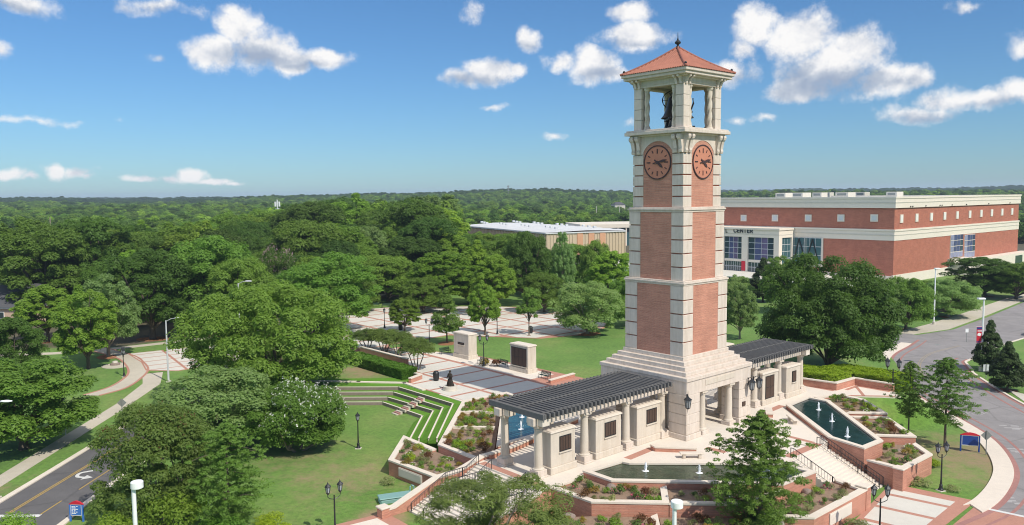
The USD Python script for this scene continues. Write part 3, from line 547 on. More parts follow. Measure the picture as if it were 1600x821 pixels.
for i in range(4):
    hw = 5.42 - .44 * i; tp('pyramid_step', cbox(-hw, hw, -hw, hw, 6.432 + .415 * i, 6.43 + .415 * (i + 1), .03), 'stone_block')
secs = [(8.09, 15.45, 3.94, 5), (15.95, 23.1, 3.64, 5), (23.62, 31.15, 3.36, 5)]
for si, (z0, z1, hw, nb) in enumerate(secs):
    tp('shaft_core', box(-hw + .12, hw - .12, -hw + .12, hw - .12, z0 - .3, z1), 'joint')
    q = hw * 2 * .215
    for k in range(4):
        tp('brick_panel', rot(box(-hw + q - .05, hw - q + .05, -hw + .045, -hw + .14, z0, z1), k), 'brick')
    n = nb if si < 2 else 5
    top = z1 if si < 2 else 29.25
    h = (top - z0) / n
    for k in range(4):
        for i in range(n):
            g = .055
            tp('quoin', rot(cbox(hw - q, hw, -hw, -(hw - q), z0 + i * h + (g if i else .01), z0 + (i + 1) * h - (g if i < n - 1 or si == 2 else .01), .03), k), 'stone_block')
for zb, hw, h in ((15.45, 4.06, .5), (23.1, 3.78, .52)):
    tp('belt_course', cat_([cbox(-hw + .1, hw - .1, -hw + .1, hw - .1, zb, zb + .2, .02), cbox(-hw, hw, -hw, hw, zb + .19, zb + .36, .03), cbox(-hw + .12, hw - .12, -hw + .12, hw - .12, zb + .35, zb + h, .03)]), 'stone_block')
# upper stage: stone spandrels round an arched brick panel, clock, scroll brackets
hw = 3.36; zc = 28.36; R0 = 2.12
arch = Polygon([(-hw + .02, zc - .2), (hw - .02, zc - .2), (hw - .02, 31.15), (-hw + .02, 31.15)]).difference(unary_union([Point(0, zc).buffer(R0 + .12, 48), sbox(-R0 - .12, 20, R0 + .12, zc)])).difference(sbox(-hw, zc - 1, -hw + hw * .43 + .0, 29.25)).difference(sbox(hw - hw * .43, zc - 1, hw, 29.25))
def upright(poly, y0, y1):                               # polygon in (x, z) given thickness in y
    mm = prism(poly, 0, abs(y1 - y0)); v = mm.vertices.copy(); mm.vertices = np.stack([v[:, 0], max(y0, y1) - v[:, 2], v[:, 1]], 1); return mm
for k in range(4):
    tp('spandrel', rot(upright(arch, -hw + .12, -hw), k), 'stone_block')
    for s in (-1, 1): tp('corner_block', rot(box(s * hw * .985, s * (hw - hw * .43), -hw + .005, -hw + .3, 29.26, 31.15), k), 'stone_block')
    cf = tp('clock_face', rot(upright(Point(0, zc).buffer(1.74, 32), -hw + .05, -hw - .02), k), 'clock_brick')
    tp('ring', rot(upright(Point(0, zc).buffer(1.80, 48).difference(Point(0, zc).buffer(1.69, 48)), -hw + .03, -hw - .07), k), 'dark_metal', parent=cf)
    for hnum in range(12):
        a = hnum * PI / 6; L = .50 if hnum % 3 == 0 else .30; w = .06 if hnum % 3 == 0 else .045
        s = LineString([(math.sin(a) * (1.42 - L), zc + math.cos(a) * (1.42 - L)), (math.sin(a) * 1.42, zc + math.cos(a) * 1.42)]).buffer(w, cap_style=2)
        tp('hour_mark', rot(upright(s, -hw, -hw - .06), k), 'dark_metal', parent=cf)
    for name, ang, L0, L1, w, dy in (('minute_hand', 79, -.55, 1.36, .07, .12), ('hour_hand', 127, -.45, .95, .085, .09)):
        a = math.radians(ang); d = np.array([math.sin(a), math.cos(a)]); nrm = np.array([d[1], -d[0]]); c = np.array([0, zc])
        hp = Polygon([c + d * L0 - nrm * w, c + d * L0 + nrm * w, c + d * L0 * .3 + nrm * w * .7, c + d * L1 * .62 + nrm * w * 1.9, c + d * L1, c + d * L1 * .62 - nrm * w * 1.9, c + d * L0 * .3 - nrm * w * .7])
        tp(name, rot(upright(unary_union([hp, Point(*c).buffer(.17)]), -hw - dy + .03, -hw - dy), k), 'dark_metal', parent=cf)
    prof = Polygon([(-hw + .02, 31.14), (-hw - .62, 31.14), (-hw - .66, 30.95), (-hw - .58, 30.72), (-hw - .40, 30.55), (-hw - .30, 30.2), (-hw - .22, 29.75), (-hw - .27, 29.5), (-hw - .2, 29.3), (-hw - .07, 29.28), (-hw + .02, 29.4)])
    for x in (-3.12, -2.45, 2.45, 3.12):
        mm = prism(prof, -.2, .2); v = mm.vertices.copy(); mm.vertices = np.stack([v[:, 2] + x, v[:, 0], v[:, 1]], 1); mm.invert()
        tp('scroll_bracket', rot(cat_([mm, mv(rz(lathe([(0, 0), (.17, 0), (.17, .46), (0, .46)], 12), 0), 0, 0, 0).apply_transform(trimesh.transformations.rotation_matrix(PI / 2, [0, 1, 0])).apply_translation((x - .23, -hw - .47, 30.93))]), k), 'stone_block')
tp('cornice', cat_([cbox(-3.62, 3.62, -3.62, 3.62, 31.15, 31.32, .03), cbox(-4.04, 4.04, -4.04, 4.04, 31.31, 31.66, .04), cbox(-3.9, 3.9, -3.9, 3.9, 31.65, 31.84, .04)]), 'stone_block')
for k in range(4):                                       # belfry piers, twisted columns, lintels
    zs = np.linspace(31.84, 36.32, 5)
    for i in range(4): tp('belfry_pier_block', rot(cbox(2.25, 3.3, -3.3, -2.25, zs[i] + .01, zs[i + 1] - .01, .03), k), 'stone_block')
    for x in (-1.82, 1.82):
        zz = np.linspace(32.25, 35.95, 40); an = np.arange(18) * 2 * PI / 18
        r = .25 + .045 * np.cos(3 * an[None] - zz[:, None] * 5.2)
        v = np.stack([x + r * np.cos(an), -2.85 + r * np.sin(an), np.broadcast_to(zz[:, None], r.shape)], -1).reshape(-1, 3)
        f = [(i * 18 + j, i * 18 + (j + 1) % 18, (i + 1) * 18 + (j + 1) % 18) for i in range(39) for j in range(18)] + [(i * 18 + j, (i + 1) * 18 + (j + 1) % 18, (i + 1) * 18 + j) for i in range(39) for j in range(18)]
        c = tp('twisted_column', rot(trimesh.Trimesh(v, f, process=False), k), 'stone', 40)
        tp('column_base', rot(lathe([(0, 31.84), (.38, 31.84), (.38, 32.02), (.31, 32.1), (.3, 32.25), (0, 32.25)], 16, x, -2.85), k), 'stone', 35, parent=c)
        tp('capital', rot(lathe([(0, 35.9), (.27, 35.95), (.31, 36.05), (.38, 36.15), (.38, 36.32), (0, 36.32)], 16, x, -2.85), k), 'stone', 35, parent=c)
    lx = 3.3 if k % 2 == 0 else 2.3
    tp('belfry_lintel', rot(box(-lx, lx, -3.3, -2.3, 36.33, 37.05), k), 'stone_block')
    tp('lintel_moulding', rot(box(-3.36, 3.36, -3.36, -3.28, 36.52, 36.62), k), 'stone')
    for x in (-3.0, -2.45, 2.45, 3.0):
        pr = prism(Polygon([(-3.3, 37.15), (-4.0, 37.15), (-3.96, 36.98), (-3.66, 36.85), (-3.5, 36.5), (-3.46, 36.3), (-3.3, 36.3)]), -.13, .13); v = pr.vertices.copy(); pr.vertices = np.stack([v[:, 2] + x, v[:, 0], v[:, 1]], 1); pr.invert()
        tp('eave_bracket', rot(pr, k), 'stone_block')
tp('belfry_floor', box(-2.2, 2.2, -2.2, 2.2, 31.84, 31.9), 'stone'); tp('belfry_ceiling', box(-2.29, 2.29, -2.29, 2.29, 36.6, 36.8), 'stone')
tp('eave', cat_([cbox(-3.7, 3.7, -3.7, 3.7, 37.05, 37.2, .02), cbox(-4.12, 4.12, -4.12, 4.12, 37.19, 37.5, .04), cbox(-4.3, 4.3, -4.3, 4.3, 37.49, 37.83, .05)]), 'stone_block')
def roof_z(t): return 37.84 + 2.9 * ((1 - t) * .74 + .26 * (1 - t) ** 2)       # t = 1 at the eave, 0 at the apex: a slight sag
HR = 4.36
for k in range(4):
    ts = np.linspace(0.02, 1, 13)
    v = [[s * HR * t, -HR * t, roof_z(t) - .03] for t in ts for s in (-1, 1)]
    f = [(2 * i, 2 * i + 2, 2 * i + 3) for i in range(12)] + [(2 * i, 2 * i + 3, 2 * i + 1) for i in range(12)]
    rf = tp('roof_slope', rot(trimesh.Trimesh(v, f, process=False), k), 'tile')
    nt = 30
    for j in range(nt):                                  # barrel tile courses running down the slope
        x = -HR + (j + .5) * 2 * HR / nt
        t0 = abs(x) / HR + .02
        if t0 > .97: continue
        tt = np.linspace(max(t0, .03), 1.012, max(3, int(13 * (1 - t0)) + 2))
        v, f = [], []
        for i, t in enumerate(tt):
            lift = .0
            for a in np.linspace(0, PI, 5): v.append([x - math.cos(a) * .115, -HR * t, roof_z(t) - .03 + math.sin(a) * .085 + lift])
        for i in range(len(tt) - 1):
            for a in range(4): f += [(i * 5 + a, (i + 1) * 5 + a, (i + 1) * 5 + a + 1), (i * 5 + a, (i + 1) * 5 + a + 1, i * 5 + a + 1)]
        tp('tile_course', rot(trimesh.Trimesh(v, f, process=False), k), 'tile', True, parent=rf)
    tt = np.linspace(0.02, 1.0, 14)
    hip = tp('hip_ridge', rot(tube([(HR * t, -HR * t, roof_z(t) + .02) for t in tt], .13, 8), k), 'tile_ridge', True)
    tp('ridge_knob', rot(trimesh.creation.icosphere(1, .14).apply_translation((HR * .93, -HR * .93, roof_z(.93) + .2)), k), 'iron', True, parent=hip)
tp('finial', lathe([(0, 40.6), (.24, 40.62), (.2, 40.8), (.11, 40.9), (.12, 41.0), (.3, 41.12), (.33, 41.25), (.22, 41.4), (.08, 41.5), (.1, 41.58), (.05, 41.68), (.02, 42.25), (0, 42.3)], 14), 'iron', 40)
# bell and its iron frame
bell = thing('bell', 'dark bronze bell on an iron frame hanging inside the open belfry', 'bell', W(0, 0, 31.9), PHI + PI / 4, scale=(1.45, 1.3, 1.06))
part(bell, 'bell_body', lathe([(0, 3.6), (.35, 3.55), (.7, 3.3), (.85, 2.7), (.95, 2.1), (1.15, 1.5), (1.35, 1.2), (1.25, 1.2), (.8, 2.0), (0, 3.2)], 24), 'bronze', 40)
part(bell, 'yoke', cbox(-1.6, 1.6, -.25, .25, 3.5, 4.0), 'iron')
for s in (-1, 1):
    part(bell, 'frame_post', tube([(s * 1.45, -.8, 0), (s * 1.45, 0, 3.6), (s * 1.45, .8, 0)], .16, 6), 'iron'); part(bell, 'frame_sill', cbox(s * 1.45 - .12, s * 1.45 + .12, -1.2, 1.2, .02, .25), 'iron')
    part(bell, 'frame_rail', cbox(-1.5, 1.5, s * .8 - .1, s * .8 + .1, 1.0, 1.2), 'iron')
    part(bell, 'hammer', cat_([tube([(s * .9, -.9, 1.7), (s * 1.25, -1.1, 2.5), (s * 1.0, -1.1, 3.0)], .07, 6), trimesh.creation.icosphere(1, .17).apply_translation((s * .85, -.95, 1.7))]), 'iron')
part(bell, 'swing_wheel', tube([(1.75, math.cos(a) * 1.0, 3.3 + math.sin(a) * 1.0) for a in np.linspace(0, 2 * PI, 25)], .05, 6), 'iron')
for i in range(6): part(bell, 'wheel_spoke', tube([(1.75, 0, 3.3), (1.75, math.cos(i * PI / 3), 3.3 + math.sin(i * PI / 3))], .03, 5), 'iron')
# big iron wall lanterns on the base piers
def wall_lantern(label, u, v, z, du, dv):
    t = thing('wall_lantern', label, 'lantern', W(u, v, z), PHI, 'iron lanterns on the tower base', scale=.82)
    x, y = du, -dv
    part(t, 'bracket', cat_([tube([(x * -.75, y * -.75, .9), (x * -.35, y * -.35, 1.15), (0, 0, 1.0)], .05, 6), tube([(x * -.75, y * -.75, .1), (x * -.4, y * -.4, .3), (0, 0, .62)], .04, 6), cbox(-.06 - x * .72, .06 - x * .72, -.06 - y * .72, .06 - y * .72, -.1, 1.1, .01)]), 'iron')
    part(t, 'roof', lathe([(0, 1.15), (.06, 1.1), (.14, .92), (.50, .66), (.52, .60), (0, .6)], 6), 'iron'); part(t, 'spike', cat_([tube([(0, 0, 1.1), (0, 0, 1.75)], [.05, .015], 6), tube([(0, 0, -.5), (0, 0, -1.1)], [.05, .015], 6)]), 'iron')
    part(t, 'glass', lathe([(0, -.42), (.24, -.42), (.36, .6), (0, .6)], 6), 'lantern_glass')
    for i in range(6):
        a = i * PI / 3; part(t, 'bar', tube([(.27 * math.cos(a), .27 * math.sin(a), -.42), (.40 * math.cos(a), .40 * math.sin(a), .62)], .045, 4), 'iron')
    part(t, 'cup', lathe([(0, -.6), (.12, -.58), (.30, -.42), (.28, -.38), (0, -.38)], 6), 'iron')
wall_lantern('big black iron lantern on the near corner pier of the tower base', -6.45, 6.45, 4.0, -.75, .75)
wall_lantern('big black iron lantern on the right corner pier of the tower base', 6.55, 6.45, 3.9, .75, .75)
wall_lantern('black lantern half hidden behind the right corner pier of the tower', 5.0, 6.5, 3.95, 0, .8)
tp('small_plaque', cbox(4.15, 4.75, -5.93, -5.86, 1.75, 2.25, .01), 'bronze_plaque')

# ------------------------------------------------------------------ pergolas
def pergola(name, label, u0, u1, cols, vf=3.2, vr=-1.35, rv0=-2.75, rv1=4.55, n=33, stub=-1):
    t = thing('pergola', label, 'pergola', W((u0 + u1) / 2, 0, 0), PHI); uc = (u0 + u1) / 2
    for v in (vf, vr):
        for u in cols:
            x, y = u - uc, -v
            c = part(t, 'column', lathe([(.40, .95), (.40, 2.0), (.345, 4.35)], 20, x, y), 'stone', 35)
            part(c, 'pedestal', cat_([cbox(x - .62, x + .62, y - .62, y + .62, 0, .18), cbox(x - .56, x + .56, y - .56, y + .56, .17, .72)]), 'stone_block')
            part(c, 'column_base', lathe([(0, .71), (.55, .72), (.56, .8), (.46, .86), (.43, .95), (0, .95)], 20, x, y), 'stone', 35)
            part(c, 'capital', cat_([lathe([(.345, 4.33), (.41, 4.38), (.38, 4.44), (.48, 4.58), (0, 4.58)], 20, x, y), cbox(x - .5, x + .5, y - .5, y + .5, 4.57, 4.78, .02)]), 'stone', 35)
        a, b = (u0 - .35 if stub < 0 else u0), (u1 + .35 if stub > 0 else u1)
        part(t, 'beam', cbox(a - uc, b - uc, -v - .42, -v + .42, 4.79, 5.5, .04), 'stone_block')
        e = cols[0] if stub < 0 else cols[-1]
        part(t, 'beam_end', cbox(e - uc - .45, e - uc + .45, -v - 1.05, -v + 1.05, 4.80, 5.46, .03), 'coping')
    for i in range(n):
        x = u0 - uc + (i + .5) * (u1 - u0) / n
        part(t, 'rafter', cbox(x - .10, x + .10, -rv1, -rv0, 5.51, 5.98, .015), 'rafter')
    for y in np.linspace(-rv1 + .5, -rv0 - .5, 3): part(t, 'batten', box(u0 - uc + .1, u1 - uc - .1, y - .04, y + .04, 5.93, 6.03), 'rafter')
    x = (u0 if stub < 0 else u1) - uc
    part(t, 'end_board', cbox(x - .1, x + .1, -rv1 - .05, -rv0 + .05, 5.5, 6.02, .02), 'rafter')
pergola('left', 'slatted dark pergola on stone columns left of the tower, nearest the viewer', -24.5, -6.3, [-23.9, -18.0, -12.1, -6.55], n=34)
pergola('right', 'slatted dark pergola on stone columns on the far right side of the tower', 6.3, 22.0, [6.6, 10.75, 16.05, 21.2], n=30, rv0=-2.5, rv1=4.4, stub=1)

# ------------------------------------------------------------------ memorial slabs with bronze plaques
def stele(label, u, v, z, w, d, h, plaque, group=None, face=-1, rzk=0.0, mat_='stone_block'):
    """A stone slab, front towards v: plaque = (x0, x1, z0, z1, columns, rows)"""
    t = thing('memorial_slab', label, 'memorial', W(u, v, z), PHI + rzk, group)
    part(t, 'base', cbox(-w / 2 - .13, w / 2 + .13, -d / 2 - .13, d / 2 + .13, 0, .62, .04), 'stone'); part(t, 'body', cbox(-w / 2, w / 2, -d / 2, d / 2, .61, h - .22, .03), 'stone')
    part(t, 'cap', cat_([cbox(-w / 2 - .1, w / 2 + .1, -d / 2 - .1, d / 2 + .1, h - .22, h - .08, .03), cbox(-w / 2 - .02, w / 2 + .02, -d / 2 - .02, d / 2 + .02, h - .09, h, .03)]), 'coping')
    if plaque:
        x0, x1, z0, z1, nc, nr = plaque
        fr = part(t, 'plaque', box(x0 - .06, x1 + .06, -d / 2 - .05, -d / 2 + .01, z0 - .06, z1 + .06), 'iron')
        for i in range(nc):
            for j in range(nr):
                a, b = x0 + (x1 - x0) * i / nc, x0 + (x1 - x0) * (i + 1) / nc; c, e = z0 + (z1 - z0) * j / nr, z0 + (z1 - z0) * (j + 1) / nr
                part(fr, 'plaque_panel', cbox(a + .03, b - .03, -d / 2 - .075, -d / 2 - .04, c + .03, e - .03, .008), 'bronze_plaque')
        part(t, 'ledge', cbox(x0 - .12, x1 + .12, -d / 2 - .14, -d / 2 + .01, z0 - .2, z0 - .09, .015), 'stone')
    return t
stele('stone memorial slab with bronze plaque at the near end of the left pergola', -21.2, 2.75, 0, 3.1, 1.75, 3.95, (-.45, .95, 1.95, 3.25, 4, 1))
stele('stone memorial slab with bronze plaque midway along the left pergola', -14.95, 2.65, 0, 3.6, 1.75, 3.95, (-.55, .95, 1.95, 3.25, 4, 1))
stele('stone memorial slab with bronze plaque beside the tower base under the left pergola', -8.8, 2.55, 0, 3.7, 1.75, 3.95, (-.35, 1.15, 1.95, 3.3, 4, 1))
stele('stone memorial slab with tall two-part bronze plaque under the right pergola', 13.4, 2.9, 0, 3.4, 1.7, 3.9, (-1.05, .75, .75, 3.35, 2, 2))
stele('stone memorial slab with small plaque at the far end of the right pergola', 18.5, 3.0, 0, 3.3, 1.7, 3.9, (-.3, .55, 1.85, 3.1, 1, 1))
stele('freestanding memorial slab on the courtyard whose plaque is nearly filled with names', 6.95, -33.1, COURT, 3.9, 1.7, 4.1, (-1.6, 1.6, .95, 3.55, 4, 2), rzk=-PI / 2)
stele('freestanding plain memorial slab with a short bronze bar behind the courtyard', 6.85, -47.0, COURT, 3.9, 1.7, 4.1, (-.75, .75, 2.25, 2.5, 1, 1), rzk=-PI / 2)
stele('grey memorial slab with dark plaque behind the right pergola roof', 27.5, -12.6, -.9, 3.6, 1.7, 4.0, (-1.3, 1.3, 1.5, 3.4, 2, 1), rzk=0)

# ------------------------------------------------------------------ planters, pools, walls
BEDS = []
def fr(pts):
    c = np.mean(np.array(pts), 0); return c, [(u - c[0], -(v - c[1])) for u, v in pts]
def planter(name, label, pts, z, zb, soil=.28, cw=.48, skip=(), cat='planter', fill='soil', group=None):
    c, loc = fr(pts); t = thing(name, label, cat, W(c[0], c[1], zb), PHI, group); h = z - zb
    outer, inn = loc, inset(loc, cw); co, ci = inset(loc, -.06), inset(loc, cw + .03)
    for i in range(len(loc)):
        if i in skip: continue
        j = (i + 1) % len(loc)
        part(t, 'brick_wall', prism([outer[i], outer[j], inn[j], inn[i]], 0, h - .16), 'brick'); part(t, 'coping', prism([co[i], co[j], ci[j], ci[i]], h - .16, h), 'coping')
    if fill: part(t, fill, prism(Polygon(loc).buffer(-.06, join_style=2), 0, h - soil), 'soil')
    BEDS.append((Polygon([W(*p)[:2] for p in pts]).buffer(-cw - .15), z - soil)); return t
def pool(label, pts, z, zb, wmat, jets, cw=.46, wdrop=.2, group='fountain pools round the tower plaza'):
    c, loc = fr(pts); t = thing('fountain_pool', label, 'fountain pool', W(c[0], c[1], zb), PHI, group); h = z - zb; inn = inset(loc, cw); co, ci = inset(loc, -.05), inset(loc, cw + .03)
    for i in range(len(loc)):
        j = (i + 1) % len(loc)
        part(t, 'brick_wall', prism([loc[i], loc[j], inn[j], inn[i]], 0, h - .16), 'brick'); part(t, 'coping', prism([co[i], co[j], ci[j], ci[i]], h - .16, h), 'coping')
    part(t, 'water', prism(inset(loc, cw - .1), 0, h - wdrop), wmat)
    rg = np.random.default_rng(len(pts) + int(abs(c[0]) * 10))
    for u, v, hh in jets:
        x, y = u - c[0], -(v - c[1]); z0 = h - wdrop
        hh *= .8; prof = [(.16, z0 + .01), (.11, z0 + .06), (.075, z0 + .22 * hh), (.10, z0 + .5 * hh), (.08, z0 + .8 * hh), (.03, z0 + hh), (0, z0 + hh * 1.03)]
        jm = lathe(prof, 12, x, y); jm.vertices[:, :2] += rg.normal(0, .018, (len(jm.vertices), 2)); j = part(t, 'water_jet', jm, 'jet_water', True)
        dr = [trimesh.creation.icosphere(0, rg.uniform(.012, .03)).apply_translation((x + rg.normal(0, .16), y + rg.normal(0, .16), z0 + rg.uniform(.02, hh * .8))) for _ in range(22)]
        part(j, 'spray', cat_(dr), 'jet_water', kind='stuff'); part(j, 'foam', lathe([(.30, z0 + .006), (.2, z0 + .015), (0, z0 + .02)], 14, x, y), 'jet_water')
pool('long green fountain pool in front of the left pergola and tower', [(-20.7, 5.65), (-16.0, 5.95), (-15.75, 6.9), (-6.1, 16.0), (-5.7, 19.7), (-10.6, 19.4), (-20.7, 9.0)], .45, -2.8, 'water_green',
     [(*UV(*g2(1009, 738, .15)), 1.0), (*UV(*g2(1093, 741, .15)), .95), (-9.3, 17.4, 1.0)])
pool('dark fountain pool with three white jets right of the steps', [(12.9, 6.15), (18.1, 5.85), (18.1, 8.75), (7.4, 19.75), (3.75, 19.6), (4.6, 15.6)], .45, -2.8, 'water_dark',
     [(*UV(*g2(1279, 642, .15)), 1.15), (*UV(*g2(1300, 660, .15)), 1.15), (*UV(*g2(1324, 684, .15)), 1.3)])
pool('blue fountain pool seen behind the columns of the left pergola', [(-21.6, -5.3), (-15.5, -5.2), (-8.6, -12.3), (-9.0, -15.0), (-11.6, -16.2)], .35, -2.8, 'water_teal', [(-12.5, -11.7, 1.1), (-15.7, -8.3, 1.15)])
planter('planter_bed', 'largest upper planter left of the blue pool, cut by pale cross walls', [(-11.5, -23.9), (-24.1, -11.7), (-24.1, -5.7), (-22.0, -5.3), (-11.7, -16.4), (-8.9, -15.1), (-5.2, -19.2), (-4.6, -23.5)], -.45, -2.8, skip=(3, 4))
for lab, a, b in (('pale coping wall across the upper planter, nearer the courtyard', (-14.7, -20.2), (-11.9, -17.3)), ('pale coping wall across the upper planter, nearer the stairs', (-19.0, -15.9), (-15.9, -12.4))):
    t = thing('cross_wall', lab, 'wall', W(*a, -.8), PHI); s = LineString([(0, 0), (b[0] - a[0], -(b[1] - a[1]))]); part(t, 'coping', prism(s.buffer(.24, cap_style=2), .0, .37), 'coping')
lp2 = planter('planter_bed', 'lower left planter with brick wall and white stone tablet above the lawn', [(-24.05, -18.2), (-29.6, -12.5), (-29.0, -4.6), (-27.0, -4.6), (-24.15, -6.6), (-24.15, -12.0)], -1.0, -2.9, skip=(3, 4))
planter('planter_bed', 'front planter between the stairs and the green pool, nearest the left pergola', [(-25.0, 5.6), (-24.8, 10.5), (-20.4, 14.9), (-17.5, 12.35), (-20.75, 9.1), (-20.75, 5.72)], .1, -2.8, skip=(3, 4))
planter('planter_bed', 'front planter in the shade of the feathery tree below the green pool', [(-20.36, 14.95), (-15.6, 19.6), (-11.0, 19.5), (-17.46, 12.4)], .08, -2.8, skip=(2, 3))
planter('planter_bed', 'low planter left of the broad right hand steps', [(-15.5, 19.7), (-14.7, 21.6), (-12.9, 23.4), (-3.9, 23.4), (-3.3, 20.2), (-10.5, 19.55)], -.62, -2.8, skip=(4, 5))
planter('planter_bed', 'planter of shrubs and a white rock at the bottom edge below the front wall', [(-27.6, 8.6), (-24.9, 10.6), (-21.2, 14.3), (-24.2, 17.2), (-29.5, 12.5)], -.78, -2.9, skip=(0, 1))
planter('planter_bed', 'bottom planter of pink roses against the long front brick wall', [(-21.1, 14.4), (-15.6, 19.7), (-14.75, 21.7), (-17.6, 23.8), (-24.1, 17.25)], -.78, -2.9, skip=(0, 1, 4))
planter('planter_bed', 'low planter right of the broad steps with pale tablet on its wall', [(3.6, 20.0), (7.2, 20.0), (9.9, 17.9), (12.3, 20.9), (9.8, 23.5), (3.4, 23.4)], -.58, -2.8, skip=(0, 1, 2))
planter('planter_bed', 'triangular planter beside the right pool, middle of three stepped beds', [(9.9, 17.7), (15.0, 12.5), (17.9, 15.6), (12.7, 20.8)], -.02, -2.8, skip=(0,))
planter('planter_bed', 'topmost planter beside the far end of the right pool', [(18.3, 8.4), (19.0, 6.4), (22.7, 7.6), (22.3, 10.9), (18.1, 15.5), (15.1, 12.3)], .3, -2.8, skip=(5,))
def tablet(u, v, z, ang, w, h, mt):
    t = thing('wall_tablet', {'frost': 'white stone tablet set in the brick wall facing the left lawn', 'coping': ''}.get(mt[0], mt[1]), 'tablet', W(u, v, z), ang); part(t, 'slab', cbox(-w / 2, w / 2, -.05, .03, 0, h, .02), 'plaza'); part(t, 'frame', cat_([box(-w / 2 - .08, w / 2 + .08, -.03, .04, -.08, 0), box(-w / 2 - .08, w / 2 + .08, -.03, .04, h, h + .08), box(-w / 2 - .08, -w / 2, -.03, .04, 0, h), box(w / 2, w / 2 + .08, -.03, .04, 0, h)]), 'coping')
tablet(-29.42, -9.0, -2.15, PHI - PI / 2 + .08, 3.4, .72, ('a', 'white stone tablet in the brick wall facing the left lawn'))
tablet(-8.6, 23.46, -1.95, PHI, 3.6, .85, ('a', 'pale stone tablet on the low wall left of the broad steps'))
tablet(11.08, 22.24, -2.0, PHI + PI / 4, 2.5, .85, ('a', 'pale stone tablet on the low wall right of the broad steps'))

def wall_line(label, pts, z, zb, w=.42, mt='brick'):
    t = thing('brick_wall', label, 'wall', W(*pts[0], zb), PHI); L = [(u - pts[0][0], -(v - pts[0][1])) for u, v in pts]; h = z - zb
    body = LineString(L).buffer(w / 2, cap_style=2, join_style=2); part(t, 'wall_body', prism(body, 0, h - .14), mt); part(t, 'coping', prism(body.buffer(.05, join_style=2), h - .14, h), 'coping')
wall_line('zigzag brick wall with pale coping in front of the lime green hedge', [(24.3, .6), (25.15, 5.95), (29.5, 6.25), (29.75, 11.2)], 1.0, -2.8)
wall_line('low brick parapet behind the left pergola above the blue pool', [(-24.0, -3.55), (-21.0, -3.75), (-9.2, -6.4)], .55, -.5, .5)
wall_line('dark brick wall between the clipped hedge and the courtyard trees', [(-3.6, -62.0), (-3.5, -48.2)], COURT + 1.15, COURT - 1.5, .4)
wall_line('short brick wall end with pale cap beside the courtyard entrance', [(-7.6, -47.0), (-7.3, -39.2), (-9.8, -38.2)], COURT + .75, COURT - 1.5, .4)
wall_line('short dark wall where the courtyard meets the pergola roof', [(4.2, -24.6), (9.6, -25.2)], COURT + .55, COURT - 1, .4)
for lab, pts in (('low angled brick bench wall by the near corner of the tower', [(-10.2, 5.15), (-10.4, 5.75), (-8.0, 8.6)]), ('low angled brick bench wall by the right corner of the tower', [(7.9, 7.0), (9.9, 5.6)])):
    wall_line(lab, pts, .5, 0, .7)
def stone_bench(label, px, py, ang):
    p = G(px, py, 0); t = thing('stone_bench', label, 'bench', p, ang); part(t, 'seat', cbox(-1.15, 1.15, -.3, .3, .42, .56, .03), 'coping')
    for s in (-1, 1): part(t, 'leg', cbox(s * .75 - .14, s * .75 + .14, -.22, .22, 0, .42), 'stone')
stone_bench('pale stone bench between the tower corner and the green pool', 1081, 716, 0.0); stone_bench('pale stone bench on the plaza beside the right pool', 1238, 660, PI / 2)

# ------------------------------------------------------------------ stairs and railings
def stairs(label, prof, v0, v1, axis_u=True):
    """prof: (start, direction, [(risers, tread, landing after)...]) along u (or v)"""
    start, sgn, flights = prof; t = thing('stairs', label, 'stairs', W(*((start, (v0 + v1) / 2) if axis_u else ((v0 + v1) / 2, start)), 0), PHI)
    d, z, line = 0.0, 0.0, [(0.0, 0.0)]
    hwid = abs(v1 - v0) / 2
    def blk(a, b, zt, name):
        if axis_u: mm = box(sgn * a, sgn * b, -hwid, hwid, -3.0, zt)
        else: mm = box(-hwid, hwid, -sgn * a, -sgn * b, -3.0, zt)
        part(t, name, mm, 'plaza' if name == 'step' else 'plaza')
    for nr, tr, rise, land in flights:
        for i in range(nr):
            z -= rise
            if i < nr - 1: blk(d, d + tr, z, 'step'); d += tr
        line.append((d, z))
        if land: blk(d, d + land, z, 'landing'); d += land; line.append((d, z))
    return line
def railing(label, pts, h=.92, step=.28, post=1.6):
    """pts: 3-D foot points in the world"""
    p = np.array(pts, float); t = thing('railing', label, 'railing', p[0], 0); p = p - p[0]
    part(t, 'top_rail', tube(p + (0, 0, h), .035, 6), 'iron'); part(t, 'bottom_rail', tube(p + (0, 0, .14), .022, 4), 'iron')
    seg = np.linalg.norm(np.diff(p[:, :2], axis=0), axis=1); cum = np.r_[0, np.cumsum(seg)]
    at = lambda s: np.array([np.interp(s, cum, p[:, k]) for k in range(3)])
    for s in np.linspace(0, cum[-1], max(2, int(cum[-1] / post) + 1)): a = at(s); part(t, 'post', tube([a, a + (0, 0, h + .02)], .04, 5), 'iron')
    for s in np.arange(step, cum[-1], step): a = at(s); part(t, 'baluster', tube([a + (0, 0, .14), a + (0, 0, h)], .0165, 4, cap=False), 'iron')
la = stairs('pale stone steps in two flights at the left end of the pergola', (-25.7, -1, [(5, .38, .16, 2.3), (11, .38, .164, 0)]), -3.4, 5.5)
lb = stairs('broad pale stone steps descending between the right pool and low planters', (15.9, 1, [(17, .37, .153, 0)]), -3.1, 3.1, axis_u=False)
def lpts(v, skip=0): return [W(-25.7 - d, v, z) for d, z in la]
railing('black railing along the inner side of the left stair wall', lpts(-3.05)); railing('black handrail standing on the left steps near the stair wall', lpts(-1.2)); railing('black handrail standing on the left steps near the front planter', lpts(3.5)[:4]); railing('black handrail on the front planter side of the left steps', lpts(5.15)[:4])
def rpts(u): return [W(u, 15.6, 0), W(u, 15.9, 0)] + [W(u, 15.9 + d, z) for d, z in lb[1:]]
